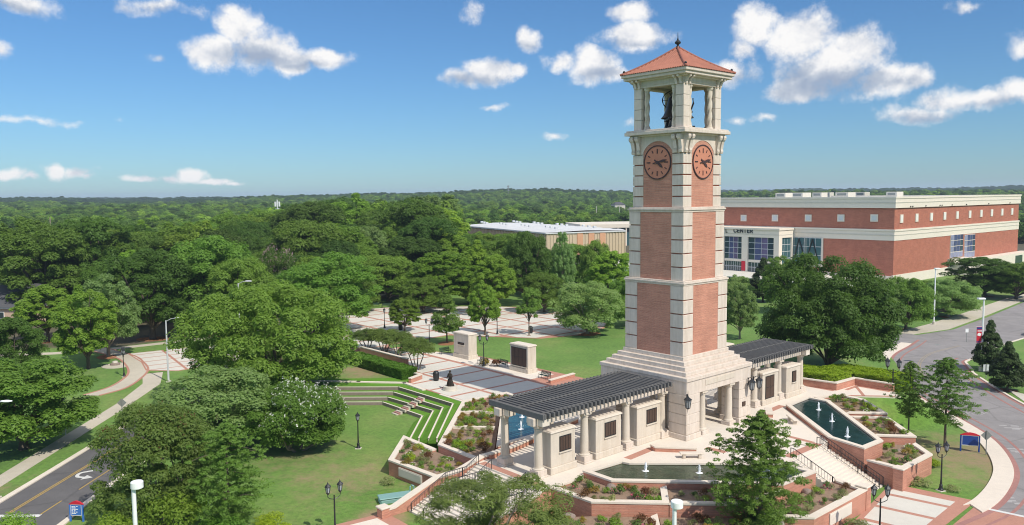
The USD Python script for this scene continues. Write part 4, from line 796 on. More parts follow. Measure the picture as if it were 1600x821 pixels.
railing('black railing on the left side of the broad right hand steps', rpts(-2.75)); railing('black railing standing on the right side of the broad right hand steps', rpts(2.2)); railing('black railing shading the brick wall right of the broad steps', rpts(3.0))
sw = thing('stair_wall', 'sloping brick wall with pale coping beside the left stairs', 'wall', W(-25.0, -3.9, -2.8), PHI)     # follows the two flights down
prof = [(1.2, 3.2), (0.3, 3.2), (-2.6, 2.45), (-5.0, 2.45), (-9.6, .95), (-10.4, .95)]
for i in range(len(prof) - 1):
    (x0, z0), (x1, z1) = prof[i], prof[i + 1]
    v = np.array([[x, y, z] for x, zt in ((x0, z0), (x1, z1)) for y in (-.27, .27) for z in (-.2, zt - .16)]); part(sw, 'wall_body', trimesh.convex.convex_hull(v), 'brick')
    v = np.array([[x, y, z] for x, zt in ((x0, z0), (x1, z1)) for y in (-.34, .34) for z in (zt - .16, zt)]); part(sw, 'coping', trimesh.convex.convex_hull(v), 'coping')
part(sw, 'end_pillar', box(-11.0, -10.25, -.4, .4, -.2, 1.05), 'brick'); part(sw, 'pillar_cap', cbox(-11.1, -10.15, -.5, .5, 1.05, 1.2, .03), 'coping')
sw2 = thing('stair_wall', 'sloping brick wall with pale coping between left steps and front planter', 'wall', W(-25.0, 5.75, -2.8), PHI)
prof = [(.2, 2.95), (-.9, 2.95), (-3.2, 2.1), (-5.2, 2.1), (-9.6, .7)]
for i in range(len(prof) - 1):
    (x0, z0), (x1, z1) = prof[i], prof[i + 1]
    v = np.array([[x, y, z] for x, zt in ((x0, z0), (x1, z1)) for y in (-.24, .24) for z in (-.2, zt - .16)]); part(sw2, 'wall_body', trimesh.convex.convex_hull(v), 'brick')
    v = np.array([[x, y, z] for x, zt in ((x0, z0), (x1, z1)) for y in (-.3, .3) for z in (zt - .16, zt)]); part(sw2, 'coping', trimesh.convex.convex_hull(v), 'coping')
flat('stair_foot_paving', uvpoly([(-35.0, -4.6), (-35.0, 6), (-45, 8), (-45, -6), (-36.5, -4.8)]), LOW + 0.05, 'brick_band')
flat('stair_foot_slab', uvpoly([(-36.2, -4.0), (-36.2, 5.4), (-44, 7), (-44, -5)]), LOW + 0.06, 'plaza', .2)
for lab, u, v in (('brick gate pillar at the foot of the broad steps, left side', -3.55, 23.0), ('brick gate pillar at the foot of the broad steps, right side', 3.3, 23.2)):
    t = thing('gate_pillar', lab, 'pillar', W(u, v, LOW), PHI); part(t, 'pillar_body', box(-.45, .45, -.45, .45, -.2, 2.02), 'brick'); part(t, 'pillar_cap', cbox(-.52, .52, -.52, .52, 2.02, 2.16, .03), 'coping')

# ------------------------------------------------------------------ trees and plants
def leaf_mesh(c, nrm, size, rg, aspect=.62, fold=.0):
    n = len(c); nrm = nrm / (np.linalg.norm(nrm, axis=1, keepdims=True) + 1e-9)
    t = np.cross(nrm, rg.normal(size=(n, 3))); t /= np.linalg.norm(t, axis=1, keepdims=True) + 1e-9; b = np.cross(nrm, t)
    s = (size * rg.uniform(.65, 1.35, n))[:, None]
    v = np.stack([c - t * s, c + b * s * aspect * 1.25 + t * s * .25, c + t * s - b * s * aspect * .5], 1).reshape(-1, 3)
    return v, np.arange(n * 3).reshape(-1, 3)
def sphere_dirs(n, rg, zmin=-1.0):
    d = rg.normal(size=(int(n * 2.6) + 40, 3)); d /= np.linalg.norm(d, axis=1, keepdims=True); d = d[d[:, 2] > zmin]
    return d[:n]
def clump_leaves(cc, rc, per, size, rg, flat=.8, up=.8, aspect=.62, zmin=-.45):
    """Leaves on the outside of every clump: more above than below."""
    V, F, off = [], [], 0
    k = np.repeat(np.arange(len(cc)), per); d = rg.normal(size=(len(k), 3)); d /= np.linalg.norm(d, axis=1, keepdims=True)
    low = d[:, 2] < zmin; d[low, 2] *= -rg.uniform(.2, 1, low.sum()); d /= np.linalg.norm(d, axis=1, keepdims=True)
    rr = rc[k][:, None] * (rg.uniform(.45, 1.0, len(k)) ** .5)[:, None] * rg.uniform(.85, 1.12, (len(k), 1))
    c = cc[k] + d * rr * np.array([1, 1, flat])
    return leaf_mesh(c, d + np.array([0, 0, up]) + rg.normal(0, .42, c.shape), size, rg, aspect)
def limb(a, b, r0, r1, rg, sag=.08, n=5):
    t = np.linspace(0, 1, n)[:, None]; L = np.linalg.norm(b - a); p = a + (b - a) * t + np.array([0, 0, 1]) * (np.sin(t * PI) * sag * L) + rg.normal(0, .025 * L, (n, 3)) * np.sin(t * PI)
    return tube(p, np.linspace(r0, r1, n), 6, cap=False)
def tree_kind(name, leaf, bark, H, RX, seed, shape='round', clumps=70, per=150, size=.24, base=.3, trunk=.28, stems=1, flowers=None, aspect=.62, gap=0.0, rcf=.23, lean=0.0):
    """Makes a class prim: trunk with limbs, crown of leaf clumps (and flowers); height H, half width RX."""
    rg = np.random.default_rng(seed); cls = kindclass(name)
    zb = H * base; zc = zb + (H - zb) * (.42 if shape in ('round', 'oak') else .35)
    cc, rc = [], []
    if shape in ('round', 'oak', 'vase'):
        lob = rg.normal(size=(7, 3)); lob /= np.linalg.norm(lob, axis=1, keepdims=True); la_ = rg.uniform(-.16, .22, 7)
        d = sphere_dirs(clumps, rg, -.8 if shape != 'vase' else -.25)
        k = 1 + (np.maximum(0, d @ lob.T) ** 3 * la_).sum(1)
        fr_ = np.where(rg.random(len(d)) < .74, rg.uniform(.80, 1.0, len(d)), rg.uniform(.35, .8, len(d)))
        up_, dn = (H - zc), (zc - zb)
        r = k * fr_
        hz = np.where(d[:, 2] > 0, up_, dn)
        flatp = .78 if shape == 'oak' else 1.0
        e = np.sign(d[:, 2]) * np.abs(d[:, 2]) ** flatp
        cc = np.stack([d[:, 0] * RX * r, d[:, 1] * RX * r, zc + e * hz * r], 1)
        rc = RX * rcf * rg.uniform(.65, 1.25, len(cc)) * (.85 if shape == 'round' else 1)
        cc[:, :2] *= (1 - rcf * .75); cc[:, 2] = zc + (cc[:, 2] - zc) * (1 - rcf * .55)
        flat = .72 if shape == 'oak' else .85
    elif shape == 'cone':
        z = zb + (H - zb) * rg.random(clumps) ** 1.25; w = RX * (1 - ((z - zb) / (H - zb)) ** 1.15) * (.55 + .45 * np.clip((z - zb) / (.15 * (H - zb)), 0, 1)); an = rg.uniform(0, 2 * PI, clumps); fr_ = np.where(rg.random(clumps) < .75, rg.uniform(.7, 1, clumps), rg.uniform(0, .7, clumps))
        cc = np.stack([np.cos(an) * w * fr_, np.sin(an) * w * fr_, z], 1); rc = RX * rcf * rg.uniform(.7, 1.2, clumps) * (.55 + .45 * w / RX); flat = .75
    elif shape == 'feather':                              # tiers of drooping sprays with gaps between
        cc, rc = [], []
        nb = clumps // 6
        for b in range(nb):
            f = (b + rg.random()) / nb; z = zb + (H - zb) * f; L = RX * (math.sin(PI * (.13 + .86 * f)) ** .75) * rg.uniform(.55, 1.18); a = b * 2.4 + rg.uniform(-.5, .5)
            for q in range(6):
                s = .25 + .75 * (q + rg.uniform(-.3, .3)) / 5.5
                cc.append([math.cos(a + rg.normal(0, .12)) * L * s, math.sin(a + rg.normal(0, .12)) * L * s, z + L * .42 * s - L * .30 * s * s + rg.normal(0, .16)]); rc.append(RX * rcf * rg.uniform(.6, 1.1) * (.55 + .45 * (1 - f)))
        cc, rc = np.array(cc), np.array(rc); flat = .5
    elif shape == 'pine':
        z = zb + (H - zb) * rg.random(clumps) ** .8; w = RX * np.sqrt(np.clip(1 - ((z - zb - .4 * (H - zb)) / (.62 * (H - zb))) ** 2, .05, 1)); an = rg.uniform(0, 2 * PI, clumps); fr_ = rg.uniform(.3, 1, clumps)
        cc = np.stack([np.cos(an) * w * fr_, np.sin(an) * w * fr_, z], 1); rc = RX * rcf * rg.uniform(.7, 1.3, clumps); flat = .6
    cc = np.asarray(cc); rc = np.asarray(rc)
    if gap:
        keep = meshkit.noise(cc / (RX * .45) + seed, seed) > gap; cc, rc = cc[keep], rc[keep]
    v, f = clump_leaves(cc, rc, per, size, rg, flat=flat, aspect=aspect)
    part(cls, 'crown', (v, f), leaf)
    tm = []
    order = rg.permutation(len(cc))
    if stems == 1:
        top = np.array([lean, 0, zc if shape in ('round', 'oak', 'vase') else H * .93]); tm.append(tube([(0, 0, -.3), (0, 0, .15), (lean * .2, 0, zb * .5), (lean * .6, 0, zb), top], [trunk * 1.5, trunk * 1.15, trunk, trunk * .85, trunk * .3], 8))
        for i in order[:16 if shape != 'feather' else 30]:
            z0 = min(zb * rg.uniform(.8, 1.25), zc) if shape in ('round', 'oak', 'vase') else max(zb, cc[i][2] - rg.uniform(.0, .8)); a = np.array([lean * .5, 0, z0])
            tm.append(limb(a, cc[i], trunk * (.5 if shape in ('round', 'oak') else .22), trunk * .10, rg))
    else:
        for s in range(stems):
            a = s * 2 * PI / stems + rg.uniform(-.3, .3); b = cc[order[s]] * np.array([.6, .6, 1]); foot = np.array([math.cos(a) * .25, math.sin(a) * .25, -.2])
            tm.append(limb(foot, np.array([math.cos(a) * RX * .35, math.sin(a) * RX * .35, zb + .3]), trunk, trunk * .7, rg, .02)); st = np.array([math.cos(a) * RX * .35, math.sin(a) * RX * .35, zb + .3])
            for i in order[s * 4:s * 4 + 4]: tm.append(limb(st, cc[i], trunk * .6, trunk * .15, rg))
    part(cls, 'trunk', cat_(tm), bark, True)
    if flowers:
        fm, frac, side = flowers
        sel = cc[(cc[:, 2] > np.quantile(cc[:, 2], .30)) & (cc[:, 0] * side[0] + cc[:, 1] * side[1] > -RX * .25)]; rs = rg.choice(len(sel), min(len(sel), int(len(cc) * frac) + 1), replace=False)
        c2 = np.repeat(sel[rs], 8, 0); d = sphere_dirs(len(c2), rg, .05); c2 = c2[:len(d)] + d * (RX * rcf * 1.0) * rg.uniform(.85, 1.15, (len(d), 1)) * np.array([1, 1, .85])
        c3 = np.repeat(c2, 4, 0) + rg.normal(0, .09, (len(c2) * 4, 3)); v, f = leaf_mesh(c3, rg.normal(size=c3.shape) + (0, 0, .5), .07, rg, .8)
        part(cls, 'blossom', (v, f), fm)
    return cls
K = {}
for i, s in enumerate((11, 12, 13)):
    K['oak', i] = tree_kind('oak_tree_kind', 'oak_leaf', 'bark', 10, 5.6, s, 'oak', 170, 250, .155, .10, .34, rcf=.18)
    K['round', i] = tree_kind('leafy_tree_kind', 'oak_leaf_light', 'bark', 10, 3.9, s + 40, 'round', 180, 180, .145, .16, .2, rcf=.17)
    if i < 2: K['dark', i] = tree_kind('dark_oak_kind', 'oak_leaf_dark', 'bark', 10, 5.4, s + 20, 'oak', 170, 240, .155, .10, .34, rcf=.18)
K['dark', 2] = K['dark', 0]
K['live', 0] = tree_kind('live_oak_kind', 'oak_leaf', 'bark', 12, 9.4, 71, 'oak', 230, 380, .165, .05, .5, rcf=.15)
K['live', 1] = tree_kind('live_oak_kind', 'oak_leaf_dark', 'bark', 12, 9.0, 72, 'oak', 270, 330, .165, .03, .34, rcf=.15, gap=.27)
K['grey', 0] = tree_kind('grey_oak_kind', 'oak_leaf_grey', 'pale_bark', 10, 5.8, 73, 'oak', 125, 320, .145, .08, .26, rcf=.21)
K['grey', 1] = tree_kind('grey_oak_kind', 'oak_leaf_grey', 'pale_bark', 10, 4.6, 74, 'round', 170, 190, .145, .14, .24, rcf=.17)
K['bright', 0] = tree_kind('bright_tree_kind', 'bright_leaf', 'bark', 10, 4.0, 75, 'round', 180, 180, .145, .12, .2, rcf=.17)
K['bright', 1] = tree_kind('bright_tree_kind', 'bright_leaf', 'bark', 10, 3.4, 76, 'cone', 180, 170, .145, .10, .2, rcf=.24)
K['young', 0] = tree_kind('young_oak_kind', 'feather_leaf', 'bark', 8, 3.0, 77, 'cone', 150, 130, .125, .24, .13, rcf=.23)
K['young', 1] = tree_kind('young_oak_kind', 'feather_leaf', 'bark', 8, 2.7, 78, 'round', 75, 190, .125, .30, .12, rcf=.23, gap=.3)
K['feather', 0] = tree_kind('feathery_tree_kind', 'feather_leaf', 'bark', 11, 4.6, 79, 'feather', 780, 72, .10, .05, .2, rcf=.125, aspect=.5)
K['feather', 1] = tree_kind('feathery_tree_kind', 'feather_leaf', 'bark', 11, 4.4, 80, 'feather', 540, 66, .10, .26, .16, rcf=.13, aspect=.5)
K['magnolia', 0] = tree_kind('magnolia_kind', 'magnolia_leaf', 'bark', 6, 2.4, 81, 'cone', 170, 150, .13, .12, .13, rcf=.24)
K['myrtle', 0] = tree_kind('crape_myrtle_kind', 'myrtle_leaf', 'pale_bark', 5, 2.6, 82, 'vase', 65, 150, .11, .40, .09, stems=4, gap=.22)
K['white', 0] = tree_kind('white_crape_myrtle_kind', 'oak_leaf', 'pale_bark', 7, 5.3, 83, 'oak', 135, 300, .13, .06, .14, stems=4, rcf=.2, flowers=('flower_white', .62, (.95, -.35)))
K['mauve', 0] = tree_kind('mauve_crape_myrtle_kind', 'oak_leaf_dark', 'pale_bark', 8, 4.0, 84, 'oak', 90, 250, .14, .12, .14, stems=3, flowers=('flower_mauve', .9, (.2, -.9)))
K['rust', 0] = tree_kind('rust_crape_myrtle_kind', 'myrtle_leaf', 'pale_bark', 9, 5.0, 85, 'oak', 140, 340, .12, .04, .14, stems=4, rcf=.2, flowers=('red_leaf', .12, (0, 0)))
K['willow', 0] = tree_kind('willow_oak_kind', 'willow_leaf', 'pale_bark', 10, 4.6, 86, 'oak', 230, 300, .13, .25, .2, rcf=.165, gap=.36, aspect=.26)
K['pine', 0] = tree_kind('pine_kind', 'pine_leaf', 'bark', 20, 4.6, 87, 'pine', 50, 200, .25, .55, .25, rcf=.26)
def far_kind(name, leaf, H, RX, seed, clumps=46, per=72, size=.46, shape='oak'):
    return tree_kind(name, leaf, 'bark', H, RX, seed, shape, clumps, per, size, .12, .3, rcf=.30)
FAR = [far_kind('wood_tree_kind', l, 10, r, 100 + i, shape=s) for i, (l, r, s) in enumerate([('oak_leaf', 5.2, 'oak'), ('oak_leaf_dark', 5.0, 'oak'), ('oak_leaf_light', 4.6, 'round'), ('oak_leaf', 4.4, 'round'), ('bright_leaf', 4.4, 'oak'), ('oak_leaf_dark', 4.2, 'round')])]
HK = {'oak': (10, 5.6), 'dark': (10, 5.4), 'round': (10, 3.9), 'live': (12, 9.2), 'grey': (10, 5.4), 'bright': (10, 3.8), 'young': (8, 2.9), 'feather': (11, 4.5), 'magnolia': (6, 2.4), 'myrtle': (5, 2.6), 'white': (7, 5.3), 'mauve': (8, 4.0), 'rust': (9, 5.0), 'willow': (10, 4.6), 'pine': (20, 4.6)}
TREE_AT = []
def tree(kind, var, label, cx, top, wpx, base=None, Y=None, dz=None, name=None, ring=0, group=None, turn=None):
    """A tree that stands where the photograph puts it: its crown's middle, top and width there, its foot's row or its distance."""
    z = LOW
    if Y is None:
        for _ in range(6): p = G(cx, base, z); z = float(height(p[0], p[1])) if dz is None else dz
        Y = p[1]
    t_ = AT(cx, top, Y); x = t_[0]; z = float(height(x, Y)) if dz is None else dz
    Hh = max(2.0, t_[2] - z); w = wpx / FPX * np.hypot(Y, CAM_H - z - Hh * .5); kh, kr = HK[kind]
    i = len(TREE_AT); a = (i * 2.399) % (2 * PI) if turn is None else turn
    s = (w / 2 / kr, w / 2 / kr, Hh / kh)
    nm = name or {'oak': 'oak_tree', 'dark': 'oak_tree', 'live': 'live_oak', 'round': 'leafy_tree', 'grey': 'grey_oak', 'bright': 'leafy_tree', 'young': 'young_tree', 'feather': 'feathery_tree', 'magnolia': 'magnolia_tree', 'myrtle': 'crape_myrtle', 'white': 'crape_myrtle', 'mauve': 'crape_myrtle', 'rust': 'crape_myrtle', 'willow': 'willow_oak', 'pine': 'pine_tree'}[kind]
    copy(K[kind, var], nm, label, 'tree', (x, Y, z), a, s, group); TREE_AT.append((x, Y, w / 2))
    if ring: mulch_ring(x, Y, ring, i)
T = tree
T('oak', 0, 'large oak at the left edge beside the sidewalk', 28, 556, 222, base=702)
T('rust', 0, 'big crape myrtle with rusty tips beside the left road', 243, 630, 178, base=815, turn=.3)
T('feather', 0, 'light green airy tree right of the rusty crape myrtle', 352, 662, 125, base=835)
T('live', 0, 'huge rounded live oak left of the amphitheatre lawn', 425, 446, 265, base=612)
T('grey', 0, 'grey green oak in front of the huge live oak', 335, 570, 195, base=702)
T('white', 0, 'crape myrtle covered in white blossom over the left lawn', 462, 597, 165, base=704, turn=0)
T('grey', 1, 'pale grey leafed tree behind the left lawn', 163, 428, 120, base=558, ring=2.2)
T('round', 0, 'round green tree beside the grey roofed house', 70, 444, 105, base=534, ring=1.8)
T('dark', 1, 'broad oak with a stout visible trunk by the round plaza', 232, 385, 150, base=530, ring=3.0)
T('dark', 2, 'dark tree at the left edge below the house', 12, 498, 115, base=612)
T('oak', 0, 'wide oak behind the huge live oak', 330, 362, 165, Y=168); T('oak', 1, 'tall oak behind the round green tree', 60, 348, 160, Y=190); T('dark', 0, 'dark oak beside the tall oak near the left edge', 132, 343, 140, Y=205)
T('oak', 2, 'oak whose crown rises over the pale grey tree', 205, 362, 130, Y=215); T('round', 1, 'light crowned tree above the broad oak', 285, 338, 115, Y=235); T('oak', 0, 'spreading oak left of the mauve crape myrtle', 378, 398, 120, Y=158)
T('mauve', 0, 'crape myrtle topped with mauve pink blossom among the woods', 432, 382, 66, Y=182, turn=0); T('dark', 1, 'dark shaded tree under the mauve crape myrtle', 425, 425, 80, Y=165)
T('oak', 1, 'rounded dense oak right of the huge live oak', 505, 402, 150, Y=150); T('oak', 2, 'low oak above the far plaza benches', 548, 430, 90, Y=178)
T('dark', 0, 'tall dark woodland tree left of the skyline peak', 478, 318, 130, Y=262); T('round', 2, 'tallest leafy tree on the skyline', 545, 308, 110, Y=275); T('oak', 0, 'tall broad tree right of the skyline peak', 600, 322, 120, Y=265); T('oak', 1, 'tall tree left of the lone pine', 655, 326, 105, Y=270)
T('pine', 0, 'lone pine rising above the wood near the red roofed house', 700, 306, 42, Y=330); T('grey', 0, 'grey green oak in the middle of the wood', 560, 352, 115, Y=230); T('dark', 2, 'dark oak behind the light green trees', 640, 372, 120, Y=215); T('oak', 2, 'oak above the young trees of the far plaza', 605, 398, 105, Y=198)
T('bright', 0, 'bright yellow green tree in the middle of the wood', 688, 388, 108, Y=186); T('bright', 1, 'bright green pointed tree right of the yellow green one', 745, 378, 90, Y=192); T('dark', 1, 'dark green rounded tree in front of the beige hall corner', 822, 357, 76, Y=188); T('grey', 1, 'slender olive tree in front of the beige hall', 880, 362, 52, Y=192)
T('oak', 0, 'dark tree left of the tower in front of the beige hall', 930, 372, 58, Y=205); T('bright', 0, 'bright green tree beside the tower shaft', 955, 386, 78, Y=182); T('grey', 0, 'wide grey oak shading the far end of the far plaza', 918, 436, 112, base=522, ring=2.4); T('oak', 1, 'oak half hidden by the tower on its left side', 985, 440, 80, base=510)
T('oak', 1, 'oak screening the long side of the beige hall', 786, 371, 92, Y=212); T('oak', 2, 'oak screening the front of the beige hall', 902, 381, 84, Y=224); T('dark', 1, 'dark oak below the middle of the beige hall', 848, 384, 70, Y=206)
T('round', 0, 'tree left of the dark rounded tree', 772, 396, 80, Y=172); T('oak', 2, 'low dark tree above the green lawn strip', 850, 425, 70, Y=176)
T('round', 1, 'lollipop shaped young tree left of the three lawn trees', 631, 463, 54, base=519); T('young', 0, 'young tree in a mulch ring left of the first memorial slab', 697, 452, 56, base=537, ring=1.8); T('round', 2, 'round crowned young tree behind the courtyard lawn', 757, 442, 58, base=524, ring=1.6); T('young', 1, 'slim young tree with sparse crown behind the courtyard lawn', 826, 450, 46, base=525, ring=1.6)
T('oak', 0, 'oak behind the lollipop shaped young tree', 660, 430, 80, Y=178)
for i, (cx, top, w, base, lab) in enumerate([(572, 515, 60, 547, 'first crape myrtle behind the dark brick wall, farthest from the statue'), (600, 513, 58, 552, 'second crape myrtle behind the dark brick wall'), (622, 518, 54, 557, 'third crape myrtle behind the dark brick wall'), (650, 528, 64, 579, 'crape myrtle at the end of the dark brick wall, nearest the statue')]):
    T('myrtle', 0, lab, cx, top, w, base=base, group='crape myrtles along the brick wall')
T('grey', 1, 'small grey tree right of the tower shaft', 1157, 443, 70, base=530); T('grey', 0, 'low olive shrub tree by the arena doors', 1152, 428, 48, Y=178); T('magnolia', 0, 'dark cone shaped magnolia in front of the arena windows', 1193, 405, 56, Y=190); T('oak', 1, 'dark tree between magnolia and the wide live oak', 1232, 404, 70, Y=172)
T('live', 1, 'wide dark live oak right of the tower with a pale trunk', 1297, 402, 225, base=577, turn=1.0)
T('oak', 2, 'oak filling in behind the wide dark live oak', 1362, 432, 95, Y=160); T('oak', 0, 'first street oak along the far right lawn', 1418, 430, 84, base=516, ring=2.2); T('grey', 0, 'second street oak with greyish crown along the far right lawn', 1484, 434, 98, base=496, ring=2.0); T('dark', 0, 'largest street oak in front of the arena side', 1540, 403, 108, base=463, ring=2.0); T('oak', 1, 'street oak at the far right edge', 1590, 411, 86, base=468, ring=2.0)
T('grey', 1, 'oak between the wide live oak and the first street oak', 1384, 436, 80, Y=158); T('oak', 1, 'round oak behind the second street oak before the arena wall', 1450, 440, 84, Y=185)
T('magnolia', 0, 'dark magnolia behind the white banner pole', 1549, 503, 54, base=580, ring=1.2); T('magnolia', 0, 'dark magnolia nearest the right edge', 1577, 536, 62, base=610, ring=1.2, turn=2.0)
T('feather', 1, 'feathery tree between the blue sign and the right planters', 1481, 563, 104, base=699); T('feather', 1, 'smaller feathery tree near the bend of the road', 1423, 568, 66, base=650, turn=2.0)
T('feather', 0, 'tall feathery tree in the foreground below the tower', 1190, 650, 165, base=850, turn=.8)
T('willow', 0, 'narrow leafed tree at the bottom edge over the left steps', 752, 746, 250, Y=51)
# bushes low in the foreground and along walls
def bush_kind(name, leaf, n, size, seed, squash=.8, extra=None):
    rg = np.random.default_rng(seed); cls = kindclass(name); cc = sphere_dirs(9, rg, .0) * np.array([.62, .62, .5]) * rg.uniform(.5, 1, (9, 1)); cc[:, 2] += .28
    v, f = clump_leaves(cc, rg.uniform(.26, .42, 9), n // 9, size, rg, squash, .5, .55, -.6); part(cls, 'foliage', (v, f), leaf)
    st = [tube([(0, 0, -.1), tuple(c * .6), tuple(c)], [.03, .02, .01], 4) for c in cc[:5]]; part(cls, 'stem', cat_(st), 'bark')
    if extra:
        m_, k = extra; d = sphere_dirs(k, rg, .1); c = np.repeat(d * np.array([.85, .85, .75]) + (0, 0, .15), 4, 0); c += rg.normal(0, .05, c.shape); v, f = leaf_mesh(c, rg.normal(size=c.shape) + (0, 0, .6), .075, rg, .8); part(cls, 'flower', (v, f), m_)
    return cls
B = {'lime': bush_kind('lime_bush_kind', 'lime_leaf', 3200, .042, 1), 'green': bush_kind('green_bush_kind', 'hedge_leaf', 3200, .042, 2), 'light': bush_kind('light_bush_kind', 'bright_leaf', 3600, .036, 3),
     'red': bush_kind('red_bush_kind', 'red_leaf', 420, .09, 4), 'ochre': bush_kind('ochre_bush_kind', 'ochre_leaf', 380, .09, 5), 'sage': bush_kind('sage_bush_kind', 'sage_leaf', 420, .085, 6, .7), 'dark': bush_kind('dark_bush_kind', 'dark_leaf', 430, .095, 7), 'leafy': bush_kind('leafy_bush_kind', 'oak_leaf_light', 420, .10, 8),
     'rose': bush_kind('rose_bush_kind', 'dark_leaf', 360, .10, 9, .95, ('flower_pink', 10)), 'white': bush_kind('white_flower_kind', 'leafy' and 'oak_leaf_light', 340, .09, 10, .8, ('flower_white', 14)), 'yellow': bush_kind('yellow_bush_kind', 'lime_leaf', 340, .10, 11)}
def bush(kind, label, px, py, wpx, hm=None, z=LOW, group=None, Y=None):
    p = G(px, py, z) if Y is None else np.array([*AT(px, py, Y)[:2], z]); w = wpx / FPX * np.hypot(p[1], CAM_H) / 2
    copy(B[kind], 'bush', label, 'bush', p, (px * 1.7) % 6, (w, w, hm if hm else w * 1.15), group)
for k, lab, px, py, w, h in [('light', 'yellow green bush at the bottom edge right of the light pole', 268, 850, 150, 4.4), ('light', 'light green bush below the blue directory sign', 172, 858, 120, 2.9), ('lime', 'yellowish bush left of the airy tree', 288, 812, 90, 3.6), ('lime', 'small light bush at the bottom edge beside the left lawn', 428, 833, 80, 1.9), ('green', 'green bush at the foot of the airy tree', 345, 850, 110, 2.6), ('light', 'bush in the bottom left corner', 25, 858, 90, 3.2), ('leafy', 'pale bush between directory sign and light pole', 222, 856, 90, 2.6),
                             ('sage', 'olive shrub in bare soil above the green utility box', 608, 757, 34, .8), ('sage', 'low shrub in front of the pale tablet by the broad steps', 1340, 826, 60, .8), ('lime', 'yellowish shrub beside the double lantern on the right lawn', 1452, 728, 46, 1.1), ('sage', 'low loose shrub on the right lawn left of the lantern post', 1437, 757, 56, .7), ('sage', 'low dark shrub beside the double lantern on the right lawn', 1490, 768, 34, .6), ('ochre', 'ochre shrub beside the courtyard lantern', 757, 571, 30, 1.3), ('red', 'reddish shrub between the courtyard memorial slabs', 778, 573, 30, 1.2)]:
    bush(k, lab, px, py, w, h, z=COURT if 'courtyard' in lab else LOW)
# clipped hedges
def hedge(label, line, w, h, z, leaf, seed, n, size):
    rg = np.random.default_rng(seed); p0 = np.array(line[0]); t = thing('hedge', label, 'hedge', (*p0, z)); poly = LineString(line).buffer(w / 2, cap_style=2)
    inner = prism(poly.buffer(-.16), -1.0, h - .16); inner.apply_translation((-p0[0], -p0[1], 0)); part(t, 'twig_core', inner, 'dark_twig')
    a, b = np.array(line[0]), np.array(line[-1]); pts, nr = [], []
    ls = LineString(line); ring = poly.exterior; Lr = ring.length; minx, miny, maxx, maxy = poly.bounds
    q = rg.uniform((minx, miny), (maxx, maxy), (n * 4, 2)); q = q[shapely.contains_xy(poly, q[:, 0], q[:, 1])][:n]
    bump_ = meshkit.noise(np.c_[q * 1.6, np.zeros(len(q))], seed) * .35
    pts.append(np.c_[q, h - .18 + bump_ - rg.uniform(0, .16, len(q))]); nr.append(np.tile([0, 0, 1.0], (len(q), 1)))
    m_ = int(n * 1.1); s = rg.uniform(0, Lr, m_); sp = np.array([ring.interpolate(x).coords[0] for x in s]); cen = np.array([ls.interpolate(ls.project(Point(x))).coords[0] for x in sp]); d = sp - cen; d /= np.linalg.norm(d, axis=1, keepdims=True) + 1e-9
    zz = rg.uniform(0, h + .05, m_); off = meshkit.noise(np.c_[sp * 1.6, zz * 1.6], seed + 1) * .3 - .22
    pts.append(np.c_[sp + d * off[:, None], zz]); nr.append(np.c_[d, np.full(m_, .45)])
    c = np.vstack(pts); c[:, :2] -= p0; v, f = leaf_mesh(c, np.vstack(nr) + rg.normal(0, .4, c.shape), size, rg); part(t, 'foliage', (v, f), leaf)
hedge('clipped dark green hedge in front of the dark brick wall', [g2(552, 566, COURT), g2(640, 592, COURT)], 2.6, 1.5, COURT - .05, 'hedge_leaf', 3, 14000, .12)
hedge('lime green hedge behind the zigzag brick wall', [W(27.4, -2.5)[:2], W(28.2, 3.2)[:2], W(32.2, 4.0)[:2], W(32.4, 11.6)[:2]], 4.6, 3.1, -1.6, 'lime_leaf', 4, 22000, .15)
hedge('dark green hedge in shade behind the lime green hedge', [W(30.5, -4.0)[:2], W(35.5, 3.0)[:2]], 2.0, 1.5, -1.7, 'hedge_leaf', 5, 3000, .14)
# planting in the beds: every shrub its own copy
rg = np.random.default_rng(42); beds = []
NAMES = {'red': ('nandina_shrub', 'reddish brown shrub planted in a raised planter bed'), 'ochre': ('ochre_shrub', 'ochre tinted shrub planted in a raised planter bed'), 'sage': ('sage_shrub', 'grey green low shrub planted in a raised planter bed'), 'dark': ('dark_shrub', 'dark green shrub planted in a raised planter bed'), 'leafy': ('leafy_shrub', 'mid green leafy shrub planted in a raised planter bed'), 'rose': ('rose_bush', 'rose bush with pink flowers in a raised planter bed'), 'white': ('white_flower_bush', 'small bush with white flowers in a raised planter bed'), 'yellow': ('yellow_green_shrub', 'yellow green shrub planted in a raised planter bed')}
for bi, (poly, z) in enumerate(BEDS):
    if poly.is_empty: continue
    minx, miny, maxx, maxy = poly.bounds; placed = []
    want = int(poly.area / 1.15)
    kinds = list(NAMES); wts = np.array([.08, .12, .24, .13, .20, .05, .07, .11])
    if bi in (4, 6): wts = np.array([.12, .05, .2, .25, .15, .18, .03, .02])
    wts = wts / wts.sum()
    for _ in range(want * 9):
        if len(placed) >= want: break
        x, y = rg.uniform(minx, maxx), rg.uniform(miny, maxy)
        if not poly.contains(Point(x, y)) or any((x - a) ** 2 + (y - b) ** 2 < .55 for a, b in placed): continue
        placed.append((x, y)); k = rg.choice(kinds, p=wts); s = rg.uniform(.45, .78) * {'red': 1.15, 'ochre': 1.05, 'sage': .95, 'rose': 1.05}.get(k, 1.0)
        copy(B[k], NAMES[k][0], NAMES[k][1], 'shrub', (x, y, z - .02), rg.uniform(0, 6), (s, s, s * rg.uniform(.9, 1.25)), NAMES[k][1].replace(' planted', 's').replace('shrubs in', 'shrubs in'))
